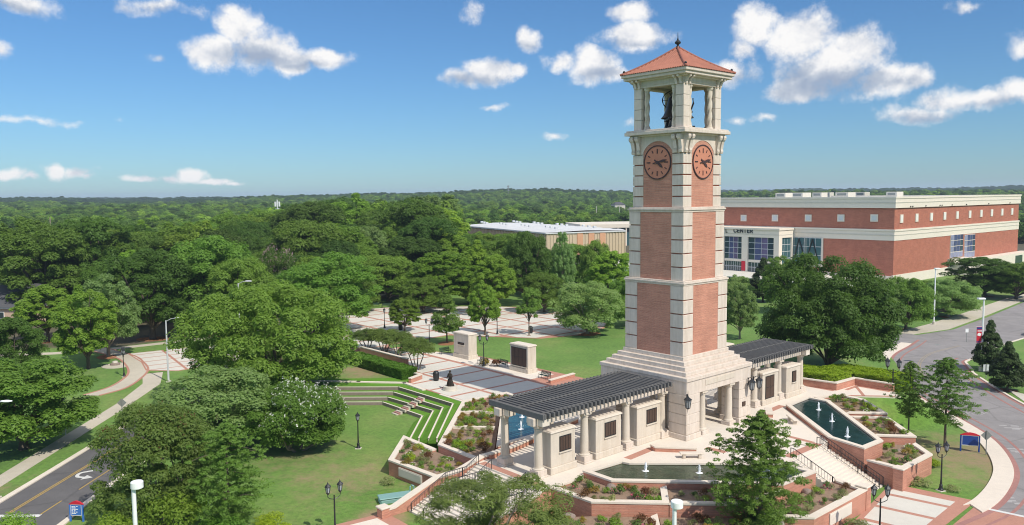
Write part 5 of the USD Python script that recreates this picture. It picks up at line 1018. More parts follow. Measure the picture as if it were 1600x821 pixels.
rockcls = kindclass('bed_rock_kind'); rm = trimesh.creation.icosphere(2, 1.0); rm.vertices *= (1 + .35 * (meshkit.fbm(rm.vertices * 1.7 + 5, 3, 3) - .5))[:, None] * np.array([1, .7, .55]); part(rockcls, 'stone_body', rm, 'rock')
for lab, px, py, z, s in [('weathered brown boulder in the front planter', 955, 762, -.18, .62), ('flat dark boulder in the bottom planter', 888, 808, -1.05, .6), ('pale boulder in the lower left planter', 682, 738, -1.3, .35), ('rounded rock in the upper left planter', 733, 688, -.75, .5), ('pale rock beside the feathery foreground tree', 1262, 770, -.9, .6), ('grey rock in the low planter right of the steps', 1405, 705, -.9, .4)]:
    copy(rockcls, 'boulder', lab, 'boulder', G(px, py, z), px % 6, s)

# ------------------------------------------------------------------ buildings
# arena: corner nearest the viewer at A0; local x along the sunlit side, local y along the shaded side
A0 = AT(1395, 437, 236.0); A0[2] = -1.0; AX = math.atan2(0.64, 0.77)
ar_ = thing('arena', 'large brick arena with cream bands and tall glass entrance right of the tower', 'arena', A0, AX)
def ap(name, mesh, mat, parent=None, label=None): return part(parent or ar_, name, mesh, mat, label=label)
ea, eb = np.array([math.cos(AX), math.sin(AX), 0]), np.array([-math.sin(AX), math.cos(AX), 0])
def on_shade(px, py, off=0.0):                          # (y, z) on the shaded face, moved out by off
    r = ray(px, py); o = np.array([0, 0, CAM_H]) - A0; t = (-off - o @ ea) / (r @ ea); p = o + t * r; return p @ eb, p[2]
def on_sun(px, py, off=0.0):
    r = ray(px, py); o = np.array([0, 0, CAM_H]) - A0; t = (-off - o @ eb) / (r @ eb); p = o + t * r; return p @ ea, p[2]
LXA = on_sun(1589, 405)[0]; LYA = on_shade(1078, 340)[0]
HT = on_shade(1395, 308)[1]; H1 = on_shade(1395, 325.5)[1]; H2 = on_shade(1395, 359.4)[1]; H3 = on_shade(1395, 376.6)[1]
ap('brick_wall', cat_([box(0, LXA, 0, .5, -3, H3), box(0, .5, .5, LYA, -3, H3), box(LXA - .5, LXA, .5, LYA, -3, H3), box(.5, LXA - .5, LYA - .5, LYA, -3, H3)]), 'arena_brick')
ap('upper_brick_wall', cat_([box(.1, LXA - .1, .1, .6, H2, H1), box(.1, .6, .6, LYA - .1, H2, H1), box(LXA - .6, LXA - .1, .6, LYA - .1, H2, H1)]), 'arena_brick')
for nm, z0, z1, e in (('cream_band', H3, H2, .12), ('parapet_band', H1, HT, .35)):
    for b in (box(-e, LXA + e, -e, .4, z0, z1), box(-e, .4, .41, LYA, z0, z1), box(LXA - .4, LXA + e, .41, LYA, z0, z1)): ap(nm, b, 'arena_stone')
    for b in (box(-e - .18, LXA + e, -e - .18, .3, z1 - .5, z1 + .06), box(-e - .18, .3, .31, LYA, z1 - .5, z1 + .06)): ap('band_moulding', b, 'arena_stone')
    for b in (box(-e - .1, LXA + e, -e - .1, .3, (z0 + z1) / 2 - .12, (z0 + z1) / 2 + .12), box(-e - .1, .3, .31, LYA, (z0 + z1) / 2 - .12, (z0 + z1) / 2 + .12)): ap('band_groove', b, 'concrete')
ap('roof', box(.5, LXA - .5, .5, LYA - .6, HT - 1.2, HT - .9), 'arena_roof'); ap('base_course', cat_([box(-.2, LXA * .42, -.2, .3, -3, 1.2), box(-.2, .3, .31, LYA, -3, .9)]), 'arena_stone')
ap('podium', box(LXA * .42, LXA + 3, -4.0, -.21, -3, 3.2), 'arena_stone'); ap('loading_door', box(LXA * .86, LXA * .93, -4.06, -3.9, -.5, 2.4), 'window_dark')
for px in (1162, 1211, 1263, 1314, 1366, 1090, 1040):
    y, z = on_shade(px, 341); vt = ap('wall_vent', box(-.12, .2, y - 1.15, y + 1.15, z - 1.1, z + 1.1), 'arena_stone'); ap('vent_grille', box(-.17, 0, y - .75, y + .75, z - .75, z + .75), 'grey_metal', vt)
for zx in (217, 292, 364, 430, 492, 554, 610, 662, 713, 762):
    x, z = on_sun(1340 + zx / 3.158, 280 + (196 - (zx - 217) * 36 / 545) / 3.158); vt = ap('small_window', box(x - .95, x + .95, -.12, .2, z - 1.25, z + 1.25), 'arena_stone'); ap('pane', box(x - .6, x + .6, -.15, 0, z - .9, z + .9), 'frost', vt)
for zx in (255, 265, 330, 400, 410, 460, 530, 640, 745): # little lamps under the parapet
    x, z = on_sun(1340 + zx / 3.158, 280 + 128 / 3.158); ap('parapet_lamp', box(x - .2, x + .2, -.6, -.3, HT - 3.1, HT - 2.8), 'iron')
# sunlit side windows with posters behind the glass
for z0x, z1x in ((457, 514), (526, 573)):
    xa, zt = on_sun(1340 + z0x / 3.158, 280 + 276 / 3.158); xb, zb_ = on_sun(1340 + z1x / 3.158, 280 + 382 / 3.158)
    w = ap('tall_window', box(xa, xb, -.25, .1, zb_, zt), 'arena_stone'); nx_, nz_ = 4, 4
    for i in range(nx_):
        for j in range(nz_):
            x0, x1 = xa + (xb - xa) * i / nx_, xa + (xb - xa) * (i + 1) / nx_; c0, c1 = zb_ + (zt - zb_) * j / nz_, zb_ + (zt - zb_) * (j + 1) / nz_
            ap('pane', box(x0 + .1, x1 - .1, -.3, -.1, c0 + .1, c1 - .1), ['poster_pale', 'poster_blue', 'poster_blue', 'window_blue'][i] if j else 'poster_pale', w)
    xd0, zd0 = xa, on_sun(1340 + z0x / 3.158, 280 + 436 / 3.158)[1]; d = ap('lower_window', box(xa, xb, -.25, .1, zd0, zb_ - 1.6), 'arena_stone')
    for i in range(5): ap('pane', box(xa + (xb - xa) * i / 5 + .1, xa + (xb - xa) * (i + 1) / 5 - .1, -.3, -.1, zd0 + .2, zb_ - 1.8), 'window_dark', d)
    ap('canopy', box(xa - 1.5, xb + 1.5, -2.2, .1, zb_ - 1.5, zb_ - .2), 'arena_stone')
# entrance block on the shaded side: cream frieze with lettering, glass between piers, doors
OFF = 9.0
y0e, _ = on_shade(1216.7, 400, OFF); y1e = on_shade(1084, 400, OFF)[0]
zf0, zf1 = on_shade(1216.7, 372.5, OFF)[1], on_shade(1216.7, 358.0, OFF)[1]; zg0 = on_shade(1216.7, 409, OFF)[1]; zd1 = on_shade(1190, 411, OFF)[1]; zd0 = on_shade(1190, 427, OFF)[1]
ap('entrance_frieze', cat_([box(-OFF, 0, y0e, y1e, zf0, zf1)]), 'arena_stone'); ap('frieze_moulding', box(-OFF - .3, .0, y0e - .3, y1e, zf1 - .5, zf1 + .1), 'arena_stone'); ap('frieze_groove', box(-OFF - .06, -.1, y0e - .06, y1e, zf0 + .9, zf0 + 1.1), 'concrete')
ap('entrance_core', box(-OFF + 1.2, -.1, y0e + 1.2, y1e, -3, zf0), 'window_dark')
def bay(y0, y1, z0, z1, nx_, nz_, fn, face='shade', x_at=-OFF, mats=('window_dark',)):
    g = ap('window_wall', box(x_at + .5, x_at + .7, y0, y1, z0, z1) if face == 'shade' else box(y0, y1, x_at + .5, x_at + .7, z0, z1), 'grey_metal')
    for i in range(nx_):
        for j in range(nz_):
            a, b = y0 + (y1 - y0) * i / nx_ + .1, y0 + (y1 - y0) * (i + 1) / nx_ - .1; c, e = z0 + (z1 - z0) * j / nz_ + .1, z0 + (z1 - z0) * (j + 1) / nz_ - .1
            mm = box(x_at + .44, x_at + .6, a, b, c, e) if face == 'shade' else box(a, b, x_at + .44, x_at + .6, c, e)
            ap('pane', mm, fn(i, j), g)
piers = [y0e]
for pxa, pxb in ((1208.5, 1168), (1158.5, 1131), (1122, 1095)):
    ya, yb = on_shade(pxa, 400, OFF)[0], on_shade(pxb, 400, OFF)[0]
    ap('entrance_pier', box(-OFF, -OFF + 1.2, piers[-1], ya, -3, zf0), 'arena_stone'); piers.append(yb)
    bay(ya, yb, zg0, zf0, 4, 4, lambda i, j: ('window_dark', 'poster_dusk', 'poster_blue', 'window_dark')[i])
    bay(ya, yb, zd0, zd1, 8, 2, lambda i, j: 'window_dark'); ap('door_lintel', box(-OFF + .3, -OFF + 1.2, ya, yb, zd1, zg0), 'arena_stone')
    ap('door_sill', box(-OFF + .2, -OFF + 1.2, ya, yb, -3, zd0), 'arena_stone')
ap('entrance_pier', box(-OFF, -OFF + 1.2, piers[-1], y1e, -3, zf0), 'arena_stone')
ap('entrance_side_pier', cat_([box(-OFF + 1.21, -OFF + 1.9, y0e, y0e + 1.2, -3, zf0), box(-1.4, -.1, y0e, y0e + 1.2, -3, zf0)]), 'arena_stone')
bay(-OFF + 1.9, -1.4, zg0 - 1.5, zf0, 3, 4, lambda i, j: 'window_green', face='sun', x_at=y0e)
ap('side_base', box(-OFF + 1.9, -1.4, y0e + .2, y0e + 1.2, -3, zg0 - 1.5), 'arena_stone')
ya, yb = on_shade(1284, 400)[0], on_shade(1240, 400)[0]
ap('lobby_surround', box(-.35, .2, ya - .5, yb + .5, on_shade(1262, 412)[1] - 1, H3), 'arena_stone')
gl = ap('lobby_window', box(-.45, .1, ya, yb, on_shade(1262, 412)[1], H3), 'grey_metal')
for i in range(5):
    for j in range(3):
        zb_, w_ = on_shade(1262, 412)[1], (yb - ya) / 5; hh = (H3 - zb_) / 3; ap('pane', box(-.5, -.3, ya + i * w_ + .1, ya + (i + 1) * w_ - .1, zb_ + j * hh + .1, zb_ + (j + 1) * hh - .1), 'window_green', gl)
for a, b in ((.08, .30), (.52, .30), (.52, .78), (.96, .78)): ap('lobby_brace', tube([(-.62, ya + (yb - ya) * a, zb_ + .3), (-.62, ya + (yb - ya) * b, H3 - .3)], .22, 5), 'iron', gl)
LT = on_shade(1137, 362.5, OFF)
def lettering(txt, px0, px1, py):                        # letters stand on the frieze, read from outside
    ya, zl = on_shade(px0, py, OFF); yb, _ = on_shade(px1, py, OFF); tm = meshkit.text_mesh(txt, 1.35, .15, bold=True); b = tm.bounds; tm.apply_translation((-b[0][0], -b[0][1], 0)); s = abs(ya - yb) / (b[1][0] - b[0][0]); v = tm.vertices
    tm.vertices = np.stack([-OFF - .02 - v[:, 2], ya - v[:, 0] * s, zl + v[:, 1]], 1); return tm
ap('lettering', lettering('L', 1134.0, 1136.6, 363.6), 'iron'); ap('lettering', lettering('CENTER', 1146.3, 1176.5, 363.6), 'iron')
ap('red_notice', box(-OFF - .1, -OFF + .02, on_shade(1164.5, 417, OFF)[0], on_shade(1158.5, 417, OFF)[0], zd1 - 3.0, zd1 + .2), 'sign_red')
for i, (px, w, d) in enumerate([(1225, 7, 6), (1252, 9, 7), (1281, 7, 6), (1294, 5, 5), (1321, 9, 8), (1348, 7, 6), (1398, 8, 6)]):
    r = ray(px, 305); o = np.array([0, 0, CAM_H]) - A0; yy = [60, 66, 70, 78, 62, 70, 40][i]; t = (yy - o @ eb) / (r @ eb); p = o + t * r; un = ap('roof_unit', cbox(p @ ea - w * .36, p @ ea + w * .36, yy - d * .36, yy + d * .36, HT - .9, HT + 1.5, .1), 'concrete'); ap('unit_vent', box(p @ ea - w * .36 - .06, p @ ea - w * .36 + .1, yy - d * .25, yy + d * .25, HT + .2, HT + 1.1), 'sign_back', un)
flat('arena_forecourt', Polygon([(A0 + ea * x + eb * y)[:2] for x, y in ((-26, -4), (-26, 110), (0, 110), (0, -4))]), COURT + .02, 'paving')
# exhibition hall with white roof, further off
E0 = np.array([13.8, 319.0, -2.0]); EA = math.atan2(40, 92)
ex = thing('exhibition_hall', 'long low beige hall with bright white roof beyond the trees', 'hall', E0, EA)
e1, e2 = np.array([math.cos(EA), math.sin(EA)]), np.array([-math.sin(EA), math.cos(EA)])
HE, LX, LY = 12.0, 37.0, 102.0
part(ex, 'front_wall', box(0, LX, 0, .5, -2, HE), 'expo_wall'); part(ex, 'side_wall', box(0, .5, .51, LY, -2, HE), 'expo_wall'); part(ex, 'rear_wall', cat_([box(LX - .5, LX, .51, LY, -2, HE), box(.5, LX - .5, LY - .5, LY, -2, HE)]), 'expo_wall')
for i in range(3): part(ex, 'brick_pier', box(14 + i * 5.3, 16.6 + i * 5.3, -.3, .1, -2, HE - .4), 'expo_brick')
for i in range(26):
    if not any(13.7 + k * 5.3 < i * 1.45 + .7 < 16.9 + k * 5.3 for k in range(3)): part(ex, 'wall_rib', box(i * 1.45 + .3, i * 1.45 + .55, -.25, .05, -2, HE - .5), 'expo_wall')
for i in range(56): part(ex, 'wall_rib', box(-.3, .05, i * 1.8 + .6, i * 1.8 + .95, -2, HE - .5), 'expo_wall')
part(ex, 'eave', cat_([box(-.5, LX + .3, -.5, .2, HE - .5, HE), box(-.5, .2, .21, LY, HE - .5, HE)]), 'grey_metal')
for i in range(12):                                      # roof in low billows
    y = np.linspace(i * LY / 12, (i + 1) * LY / 12, 9); v = [[x, yy, HE + .05 + .5 * (x > 0) * math.sin((yy - y[0]) / (y[-1] - y[0]) * PI) + (0.5 if 0 < x < LX else 0)] for yy in y for x in (-.3, LX / 2, LX)]
    f = [(a * 3 + b, a * 3 + b + 1, a * 3 + b + 4) for a in range(8) for b in range(2)] + [(a * 3 + b, a * 3 + b + 4, a * 3 + b + 3) for a in range(8) for b in range(2)]
    part(ex, 'roof_bay', trimesh.Trimesh(v, f, process=False), 'expo_roof', True)
    for k in range(2): part(ex, 'roof_vent', cbox(6 + k * 18 + (i % 3) * 2, 7.2 + k * 18 + (i % 3) * 2, y[4] - .6, y[4] + .6, HE + 1.2, HE + 2.0, .05), 'grey_metal')
P_ = AT(945, 352, 430)
ch = thing('flat_roofed_hall', 'pale flat roofed hall between the beige hall and the tower', 'hall', (P_[0] - 5, 430, -2), 0.15)
part(ch, 'roof_slab', cbox(-9, 34, -2, 34, P_[2] + .4, P_[2] + 2.6, .1), 'arena_stone'); part(ch, 'glass_wall', box(-6, 32, 0, 32, -1, P_[2] + .4), 'window_green')
for i in range(9): part(ch, 'column', box(-6.6 + i * 4.6, -5.9 + i * 4.6, -1.6, -.9, -1, P_[2] + .4), 'arena_stone')
P_ = AT(948, 380, 395); tt = thing('red_canopy', 'small red awning beside the beige hall near the tower', 'awning', (P_[0] + 5, 395, -2), 0.2); part(tt, 'cover', cbox(-3, 4, -2, 2, P_[2] + .5, P_[2] + 2.2, .2), 'sign_red')
for x in (-2.8, 3.8): part(tt, 'post', box(x - .1, x + .1, -1.9, -1.7, -1, P_[2] + .5), 'grey_metal')
# house with the grey roof at the left edge
hx = AT(6, 480, 176); ho = thing('house', 'low brick house with dark grey hipped roof at the left edge', 'house', (hx[0], 178, LOW), -0.12)
part(ho, 'wall', box(-13, 5.2, 0, 12, 0, 3.4), 'house_wall'); part(ho, 'eave', box(-13.6, 5.8, -.6, 12.6, 3.4, 3.7), 'white_metal')
part(ho, 'roof', trimesh.convex.convex_hull(np.array([[-13.8, -.8, 3.7], [6.0, -.8, 3.7], [-13.8, 12.8, 3.7], [6, 12.8, 3.7], [-8, 6, 8.4], [3.4, 6, 8.4]])), 'house_roof'); part(ho, 'roof_vent', box(.2, .9, 1.6, 2.3, 4.6, 5.6), 'white_metal')
for i in range(4): w = part(ho, 'window', box(-11 + i * 4, -9.4 + i * 4, -.08, .05, 1.0, 2.6), 'white_metal'); part(ho, 'pane', box(-10.9 + i * 4, -9.5 + i * 4, -.12, 0, 1.1, 2.5), 'window_dark', label=None)
p_ = G(40, 538, LOW); 
# small red roofed house in the woods
hx = AT(712, 340, 560); h2 = thing('red_roofed_house', 'pale house with red roof poking out of the distant wood', 'house', (hx[0], 560, hx[2] - 9), 0.1)
part(h2, 'wall', box(-9, 11, 0, 10, -10, 6.5), 'arena_stone'); part(h2, 'roof', trimesh.convex.convex_hull(np.array([[-10, -1, 6.5], [6, -1, 6.5], [-10, 11, 6.5], [6, 11, 6.5], [-5, 5, 10.5], [1, 5, 10.5]])), 'tile'); part(h2, 'parapet', box(6.1, 15, -.5, 10, 6.5, 7.4), 'arena_stone')
for i in range(5): part(h2, 'window', box(-7.5 + i * 3.6, -6 + i * 3.6, -.1, .1, 2.6, 5), 'window_dark')
# far hillside buildings and masts
for i, (px, py, w, h, lab) in enumerate([(969, 327, 12, 8, 'grey hillside building far off left of the tower'), (974, 337, 34, 9, 'low pale buildings below the far hillside left of the tower'), (802, 343, 10, 5, 'tiny white shed among far trees'), (960, 333, 16, 6, 'tan roofed house on the far hillside')]):
    p = AT(px, py, 900 + i * 40); t = thing('distant_building', lab, 'building', p, .2); part(t, 'wall', cbox(-w / 2, w / 2, 0, 14, -14, h * .6, .1), ['concrete', 'arena_stone', 'white_metal', 'house_wall'][i]); part(t, 'roof', trimesh.convex.convex_hull(np.array([[-w / 2 - .5, -.5, h * .6], [w / 2 + .5, -.5, h * .6], [-w / 2 - .5, 14.5, h * .6], [w / 2 + .5, 14.5, h * .6], [-w / 4, 7, h], [w / 4, 7, h]])), 'house_roof' if i != 2 else 'white_metal')
def mast(label, px, ptop, Y, r=.9, cross=True):
    p = AT(px, ptop, Y); t = thing('radio_mast', label, 'mast', (p[0], Y, 0)); h = p[2]
    for i in range(3): a = i * 2 * PI / 3; part(t, 'leg', tube([(r * 1.6 * math.cos(a), r * 1.6 * math.sin(a), 0), (r * .5 * math.cos(a), r * .5 * math.sin(a), h)], .22 * r, 4), 'sign_back')
    if cross:
        for z in np.arange(h * .2, h, 4.0): part(t, 'brace', tube([(r * math.cos(k * 2 * PI / 3) * (1.6 - 1.1 * z / h), r * math.sin(k * 2 * PI / 3) * (1.6 - 1.1 * z / h), z) for k in (0, 1, 2, 0)], .12, 4), 'sign_back')
        for z in (h * .97, h * .88, h * .79): part(t, 'antenna', lathe([(0, z - 1), (r * 1.8, z - 1), (r * 1.8, z + .6), (0, z + .6)], 8), 'sign_back')
mast('tall lattice mast on the skyline above the beige hall', 794, 290, 1500, 1.2)
p = AT(433, 314, 420); t = thing('phone_antenna', 'white phone antenna cluster peeping over the wood', 'antenna', (p[0], 420, 0)); part(t, 'pole', tube([(0, 0, 0), (0, 0, p[2] + .6)], .25, 6), 'white_metal'); 
for a in range(6): part(t, 'panel', box(1.2 * math.cos(a) - .25, 1.2 * math.cos(a) + .25, 1.2 * math.sin(a) - .25, 1.2 * math.sin(a) + .25, p[2] - 3.0, p[2] - .5), 'white_metal')
for a in (-1, 1): part(t, 'lower_panel', box(a * .7 - .2, a * .7 + .2, -.3, .3, p[2] - 5.6, p[2] - 3.8), 'white_metal')
p = AT(78, 340, 300); t = thing('bare_pole', 'bare pale pole sticking out of the wood on the left', 'pole', (p[0], 300, -2)); part(t, 'shaft', tube([(0, 0, 0), (0, 0, p[2] + 2)], [.28, .2], 8), 'pale_bark')
for i, (px, Y) in enumerate([(932, 700), (968, 760), (805, 690)]): p = AT(px, 322 if i < 2 else 336, Y); t = thing('utility_pole', ['thin pole left of the tower shaft among far trees', 'thin pole next to the tower shaft on the far hillside', 'thin pole beyond the beige hall roof'][i], 'pole', (p[0], Y, 0)); part(t, 'shaft', tube([(0, 0, 0), (0, 0, p[2])], .3, 6), 'concrete')

# ------------------------------------------------------------------ lamps, poles, signs, benches
def lantern_parts(cls, x, y, z):
    g = part(cls, 'lantern', lathe([(0, z), (.13, z), (.21, z + .52), (0, z + .52)], 6, x, y), 'lantern_glass'); part(g, 'cap', lathe([(0, z + .95), (.03, z + .85), (.09, z + .72), (.28, z + .53), (.28, z + .50), (0, z + .5)], 6, x, y), 'iron')
    for i in range(6): a = i * PI / 3; part(g, 'bar', tube([(x + .14 * math.cos(a), y + .14 * math.sin(a), z), (x + .22 * math.cos(a), y + .22 * math.sin(a), z + .52)], .022, 4), 'iron')
    part(g, 'cup', lathe([(0, z - .2), (.05, z - .18), (.15, z - .02), (.15, z + .02), (0, z + .02)], 8, x, y), 'iron')
def post_body(cls, h): part(cls, 'pole', lathe([(.10, .5), (.075, 1.2), (.055, h)], 10), 'iron', 40); part(cls, 'base', lathe([(0, 0), (.24, 0), (.24, .18), (.17, .25), (.14, .5), (.17, .55), (.10, .62), (0, .62)], 10), 'iron', 40); part(cls, 'footing', cbox(-.32, .32, -.32, .32, -.3, .06, .02), 'concrete')
D2 = kindclass('double_lantern_kind'); post_body(D2, 3.45); lantern_parts(D2, -.52, 0, 3.75); lantern_parts(D2, .52, 0, 3.75)
for s in (-1, 1): part(D2, 'scroll_arm', tube([(0, 0, 3.1), (s * .3, 0, 3.2), (s * .52, 0, 3.35), (s * .55, 0, 3.5), (s * .52, 0, 3.6)], .03, 5), 'iron')
D1 = kindclass('single_lantern_kind'); post_body(D1, 3.05); lantern_parts(D1, 0, 0, 3.2)
def lampat(cls, name, label, px, base, ang=0.0, z=LOW, Y=None, top=None, s=1.0):
    p = G(px, base, z) if Y is None else AT(px, top, Y); copy(cls, name, label, 'lamp post', (p[0], p[1], z), ang, s, 'black lantern posts')
lampat(D2, 'double_lantern', 'black double lantern post at the bottom edge of the left lawn', 524, 838, .6)
lampat(D1, 'single_lantern', 'black single lantern post standing alone on the left lawn', 560, 701); lampat(D2, 'double_lantern', 'black double lantern post beside the curving walk on the left', 194, 589, 2.2)
lampat(D2, 'double_lantern', 'black double lantern post behind the stone memorial slabs of the courtyard', 756, 573, .3, COURT, s=1.1); lampat(D2, 'double_lantern', 'black double lantern post beside the far plaza lawn', 671, 537, .3, COURT); lampat(D1, 'single_lantern', 'thin lantern post on the far plaza between two young trees', 777, 523, 0, COURT); lampat(D1, 'single_lantern', 'thin lantern post on the far plaza left of the lollipop tree', 601, 513, 0, COURT)
lampat(D2, 'double_lantern', 'black double lantern post at the end of the zigzag wall by the road', 1394, 630, -.5, -1.6, s=1.25); lampat(D2, 'double_lantern', 'black double lantern post on the right lawn behind the low planter', 1470, 767, .35); lampat(D2, 'double_lantern', 'black double lantern post at the bottom edge on the forecourt', 1374, 845, -.1)
def puck(label, px, top, Y, ang):
    p = AT(px, top, Y); t = thing('area_light', label, 'light pole', (p[0], p[1], LOW), ang); h = p[2] - LOW
    part(t, 'pole', lathe([(.14, 0), (.14, h - .25)], 10), 'white_metal', True); part(t, 'arm', cbox(-.12, .5, -.09, .09, h - .42, h - .25, .02), 'white_metal'); c = part(t, 'head', lathe([(0, h), (.36, h), (.40, h - .04), (.40, h - .42), (.36, h - .45), (0, h - .45)], 18, .22, 0), 'white_metal', 35); part(c, 'lens', lathe([(0, h - .47), (.3, h - .46), (.3, h - .44), (0, h - .44)], 14, .22, 0), 'frost')
puck('white light pole with round head at the bottom left above bushes', 208, 753, 51, .3); puck('white light pole with round head at the bottom edge in front of the brick walls', 1054, 784, 50, .6)
def cobra(label, px, base, top, armx, z=LOW, Y=None, m_='grey_metal'):
    p = G(px, base, z) if Y is None else np.array([AT(px, top, Y)[0], Y, z]); h = AT(px, top, p[1])[2] - z; t = thing('street_light', label, 'street light', (p[0], p[1], z)); a = armx * p[1] / FPX
    part(t, 'pole', tube([(0, 0, 0), (0, 0, h)], [.16, .10], 8), m_); part(t, 'arm', tube([(0, 0, h - .15), (a * .35, 0, h + .25), (a * .8, 0, h + .42)], .05, 6), m_); part(t, 'head', trimesh.creation.icosphere(2, 1).apply_scale((abs(a) * .28 + .15, .2, .11)).apply_translation((a * .95, 0, h + .40)), 'white_metal', True); part(t, 'base', cbox(-.3, .3, -.3, .3, -.2, .15), 'concrete')
cobra('tall grey street light with curved arm beside the round plaza', 263.5, 597, 501, 24); cobra('street light arm emerging from the oaks above the round plaza', 372, 470, 443, 17, Y=150); cobra('street light whose head shows at the left edge before the dark oak', -14, 760, 634, 26, Y=72)
def boxlight(label, px, base, top, side, banner=False, z=LOW):
    p = G(px, base, z); h = AT(px, top, p[1])[2] - z; t = thing('light_pole', label, 'light pole', (p[0], p[1], z)); part(t, 'pole', tube([(0, 0, 0), (0, 0, h)], [.15, .12], 8), 'white_metal'); part(t, 'arm', box(min(0, side * .5), max(0, side * .5), -.06, .06, h - .2, h - .08), 'white_metal'); part(t, 'head', cbox(side * .35 - .6, side * .35 + .5, -.3, .3, h - .12, h + .12, .04), 'white_metal'); part(t, 'base', lathe([(0, -.3), (.34, -.3), (.34, .7), (0, .7)], 12), 'concrete')
    return t, h
bp_, bh = boxlight('white light pole carrying a red banner beside the road bend', 1533, 580, 467, -1); boxlight('white light pole among the far street oaks', 1459, 508, 420, 1)
zb0 = AT(1530, 541, 118)[2] - LOW; zb1 = AT(1530, 515.5, 118)[2] - LOW
bn = part(bp_, 'banner', cbox(-.92, -.14, -.02, .02, zb0, zb1, .005), 'sign_red', label='red banner with white emblem')
hh = zb1 - zb0
for a, b, m_ in ((.84, .97, 'sign_blue'), (.03, .09, 'sign_blue')): part(bn, 'banner_stripe', box(-.91, -.15, -.03, .03, zb0 + hh * a, zb0 + hh * b), m_)
part(bn, 'emblem', upright(unary_union([Point(0, 0).buffer(1).intersection(sbox(-1, -.4, 1, 1)), Polygon([(-1, -.4), (1, -.1), (.55, -.75), (-.2, -.62)]), Polygon([(.3, .5), (1.15, .75), (.95, .1)])]), -.035, .035).apply_scale((.27, 1, .30)).apply_translation((-.53, 0, zb0 + hh * .50)), 'white_metal')
part(bn, 'banner_word', cat_([box(-.78 + i * .17, -.67 + i * .17, -.035, .035, zb0 + hh * .70, zb0 + hh * .78) for i in range(4)]), 'white_metal')
for z in (zb0 - .05, zb1 + .05): part(bp_, 'banner_arm', tube([(0, 0, z), (-.98, 0, z)], .025, 5), 'white_metal')
def campus_sign(label, px, base, ang, w, h, lines, z=LOW, leg=.7):
    p = G(px, base, z); t = thing('campus_sign', label, 'sign', p, ang)
    for s in (-1, 1): part(t, 'post', cbox(s * w / 2 - .07, s * w / 2 + .07, -.07, .07, -.2, leg + h, .015), 'sign_blue' if not lines else 'sign_blue_light')
    b = part(t, 'board', cbox(-w / 2 + .08, w / 2 - .08, -.05, .05, leg, leg + h, .015), 'sign_blue' if not lines else 'sign_blue_light'); part(b, 'border', cat_([box(-w / 2 + .07, w / 2 - .07, -.06, .06, leg - .03, leg + .03), box(-w / 2 + .07, w / 2 - .07, -.06, .06, leg + h - .03, leg + h + .03), box(-w / 2 + .07, -w / 2 + .12, -.06, .06, leg, leg + h), box(w / 2 - .12, w / 2 - .07, -.06, .06, leg, leg + h)]), 'grey_metal')
    part(t, 'red_crest', upright(Polygon([(-w / 2 - .1, leg + h + .03), (w / 2 + .1, leg + h + .03), (w / 2 * .6, leg + h + .24), (0, leg + h + .34), (-w / 2 * .6, leg + h + .24)]), -.08, .08), 'sign_red')
    rg_ = np.random.default_rng(9)
    for i in range(lines):
        z_ = leg + h - .16 - i * (h - .2) / lines; part(b, 'text_line', cat_([box(-w / 2 + .18 + k * .2, -w / 2 + .18 + k * .2 + rg_.uniform(.1, .18), -.06, -.045, z_ - .035, z_ + .035) for k in range(int((w - .4) / .2) - (i % 2))]), 'white_metal')
campus_sign('blue campus sign with red curved top on the lawn by the road', 1515, 706, -.28, 1.75, 1.05, 0); campus_sign('blue directory sign with red top beside the left road', 120.5, 815, -.1, 1.15, .95, 6, leg=.55)
def plate_sign(label, px, base, top, kind_, z=LOW, ang=0.0, w=.75):
    p = G(px, base, z); h = AT(px, top, p[1])[2] - z; t = thing('road_sign', label, 'sign', p, ang); part(t, 'post', box(-.035, .035, -.035, .035, -.2, h), 'sign_back')
    sh = Polygon([(0, h), (w * .72, h - w * .72), (0, h - w * 1.44), (-w * .72, h - w * .72)]) if kind_ == 'diamond' else sbox(-w / 2, h - w * 1.2, w / 2, h)
    part(t, 'plate', upright(sh, -.07, -.05) if kind_ == 'white' else upright(sh, .05, .07), 'white_metal' if kind_ == 'white' else ('sign_back' if kind_ == 'diamond' else 'grey_metal'))
plate_sign('back of a diamond shaped road sign beside the right kerb', 1540.5, 711, 673, 'diamond', ang=-.2); plate_sign('back of a diamond shaped road sign beside the left sidewalk', 192, 668, 623, 'diamond', ang=.2); plate_sign('grey square sign by the road island near the magnolias', 1540.5, 592, 570, 'back', w=.85); plate_sign('small white sign on the brick nose of the road island', 1510, 535, 514, 'white', w=.55)
p = AT(97.4, 588, 92); t = thing('white_fixture', 'small white lamp head showing above the dark oak by the lawn', 'lamp', (p[0], 92, LOW)); part(t, 'pole', tube([(0, 0, 0), (0, 0, p[2] - LOW)], .06, 6), 'grey_metal'); part(t, 'head', cbox(-.5, .5, -.35, .35, p[2] - LOW - .3, p[2] - LOW + .25, .06), 'white_metal')
